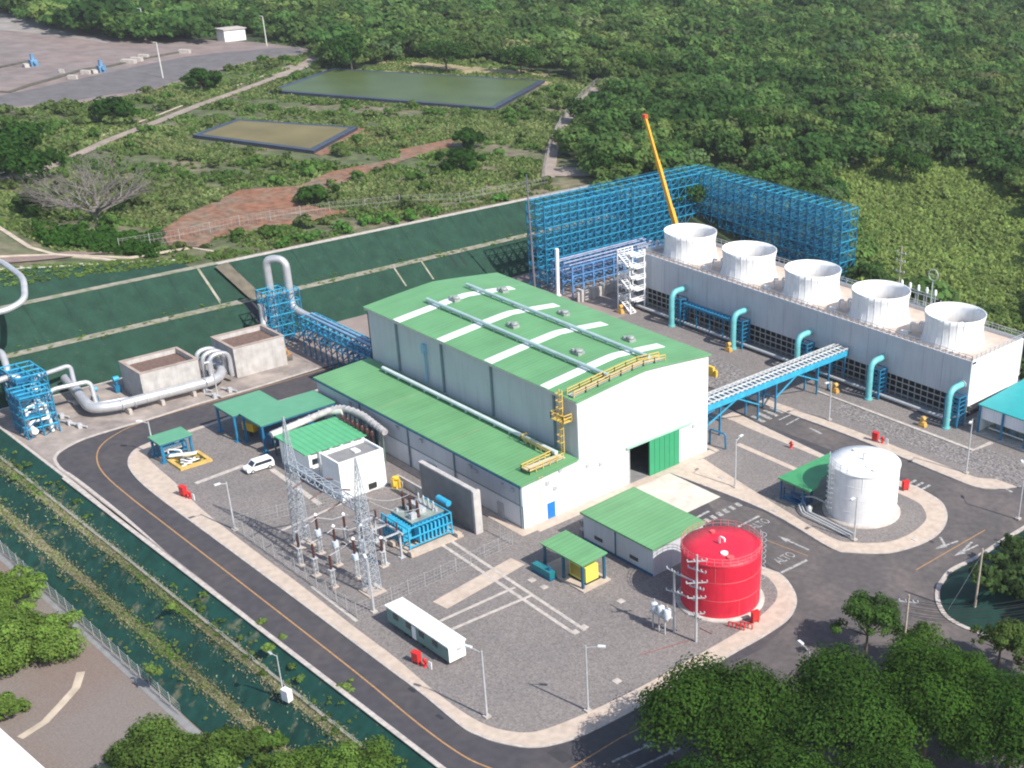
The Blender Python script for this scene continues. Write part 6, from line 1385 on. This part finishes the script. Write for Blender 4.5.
fg('bright green bushy tree at the left edge by the service yard',24,634,-5,7.2,6.4,11000,.42,'round',(3.2,2.6,2.3),-8.7,18,FOLD,.3)
fg('small bright green tree at the upper left of the service yard',10,592,-5.5,5.2,5.6,5000,.40,'round',(3.4,2.8,2.4),-8.7,14,FOLD,.2)
fg('low bright green bush near the white roof corner',5,708,-7.6,2.8,2.6,1500,.36,'round',(3,2.4,2.2),-8.7,10,FOLD,.12)
fg('dark olive tree at the bottom left beside the white roof',150,752,-2.0,6.4,8.5,11000,.40,'umbrella',(1.9,1.6,1.5),-8.7,20)
fg('olive green tree at the bottom left, right of its darker neighbour',215,758,-1.5,6.0,9,9000,.40,'umbrella',(1.9,1.6,1.5),-8.7,18)
fg('dark tree cut by the bottom edge near the white roof',95,790,-2,5.0,8,5000,.40,'umbrella',(1.2,1.2,1.0),-8.7,16)
fg('low light green tree at the foot of the embankment near the bottom',360,775,-1.5,4.6,6.5,4200,.38,'umbrella',(2.3,2.0,1.7),-5,14)
fg('green tree at the bottom edge between the olive tree and the road',300,782,-2.5,5.2,6.5,5000,.38,'umbrella',(2.2,1.9,1.6),-6.5,14)
fg('small green tree rooted on the embankment above the bottom trees',262,738,-4,2.6,4.5,1500,.38,'umbrella',(1.7,1.6,1.4),-7.5,12)
for px,py,s,z in ((152,676,1.3,-6.0),(172,610,.7,-2.3),(268,650,.8,-.3),(262,623,.5,0),(282,640,.6,-.5),(347,692,1.0,-.8)):
    c=G(px,py,z); 
    bigtree('embankment_shrub','small green shrub on the embankment, at %s'%{152:'the lower bench near the fence',172:'the upper bench railing',268:'the kerb above the lamp box',262:'the road edge kerb',282:'the slope just above the lamp box',347:'the slope right of the lamp box'}[px],'shrub',(c[0],c[1],z-.2),s*1.4,s*1.6,320,.3,rng,'round',(1.7,1.6,1.3),None,FOL,.06,8)
# ------------------------------------------------------------------ air
hz=MB(); hz.box(-1450,1350,-640,1650,-11,108); hb=hz.build('haze',None if False else WPAINT,label=None)
hm=bpy.data.materials.new('haze_air'); hm.use_nodes=True; hn=hm.node_tree; hn.nodes.clear()
ho=hn.nodes.new('ShaderNodeOutputMaterial'); hv=hn.nodes.new('ShaderNodeVolumePrincipled'); hv.inputs['Color'].default_value=(.90,.92,.94,1); hv.inputs['Density'].default_value=.00010; hv.inputs['Anisotropy'].default_value=.2
hn.links.new(hv.outputs[0],ho.inputs['Volume']); hb.data.materials.clear(); hb.data.materials.append(hm); hb['kind']='stuff'; hb['label']='thin pale daylight haze over the plant and forest'
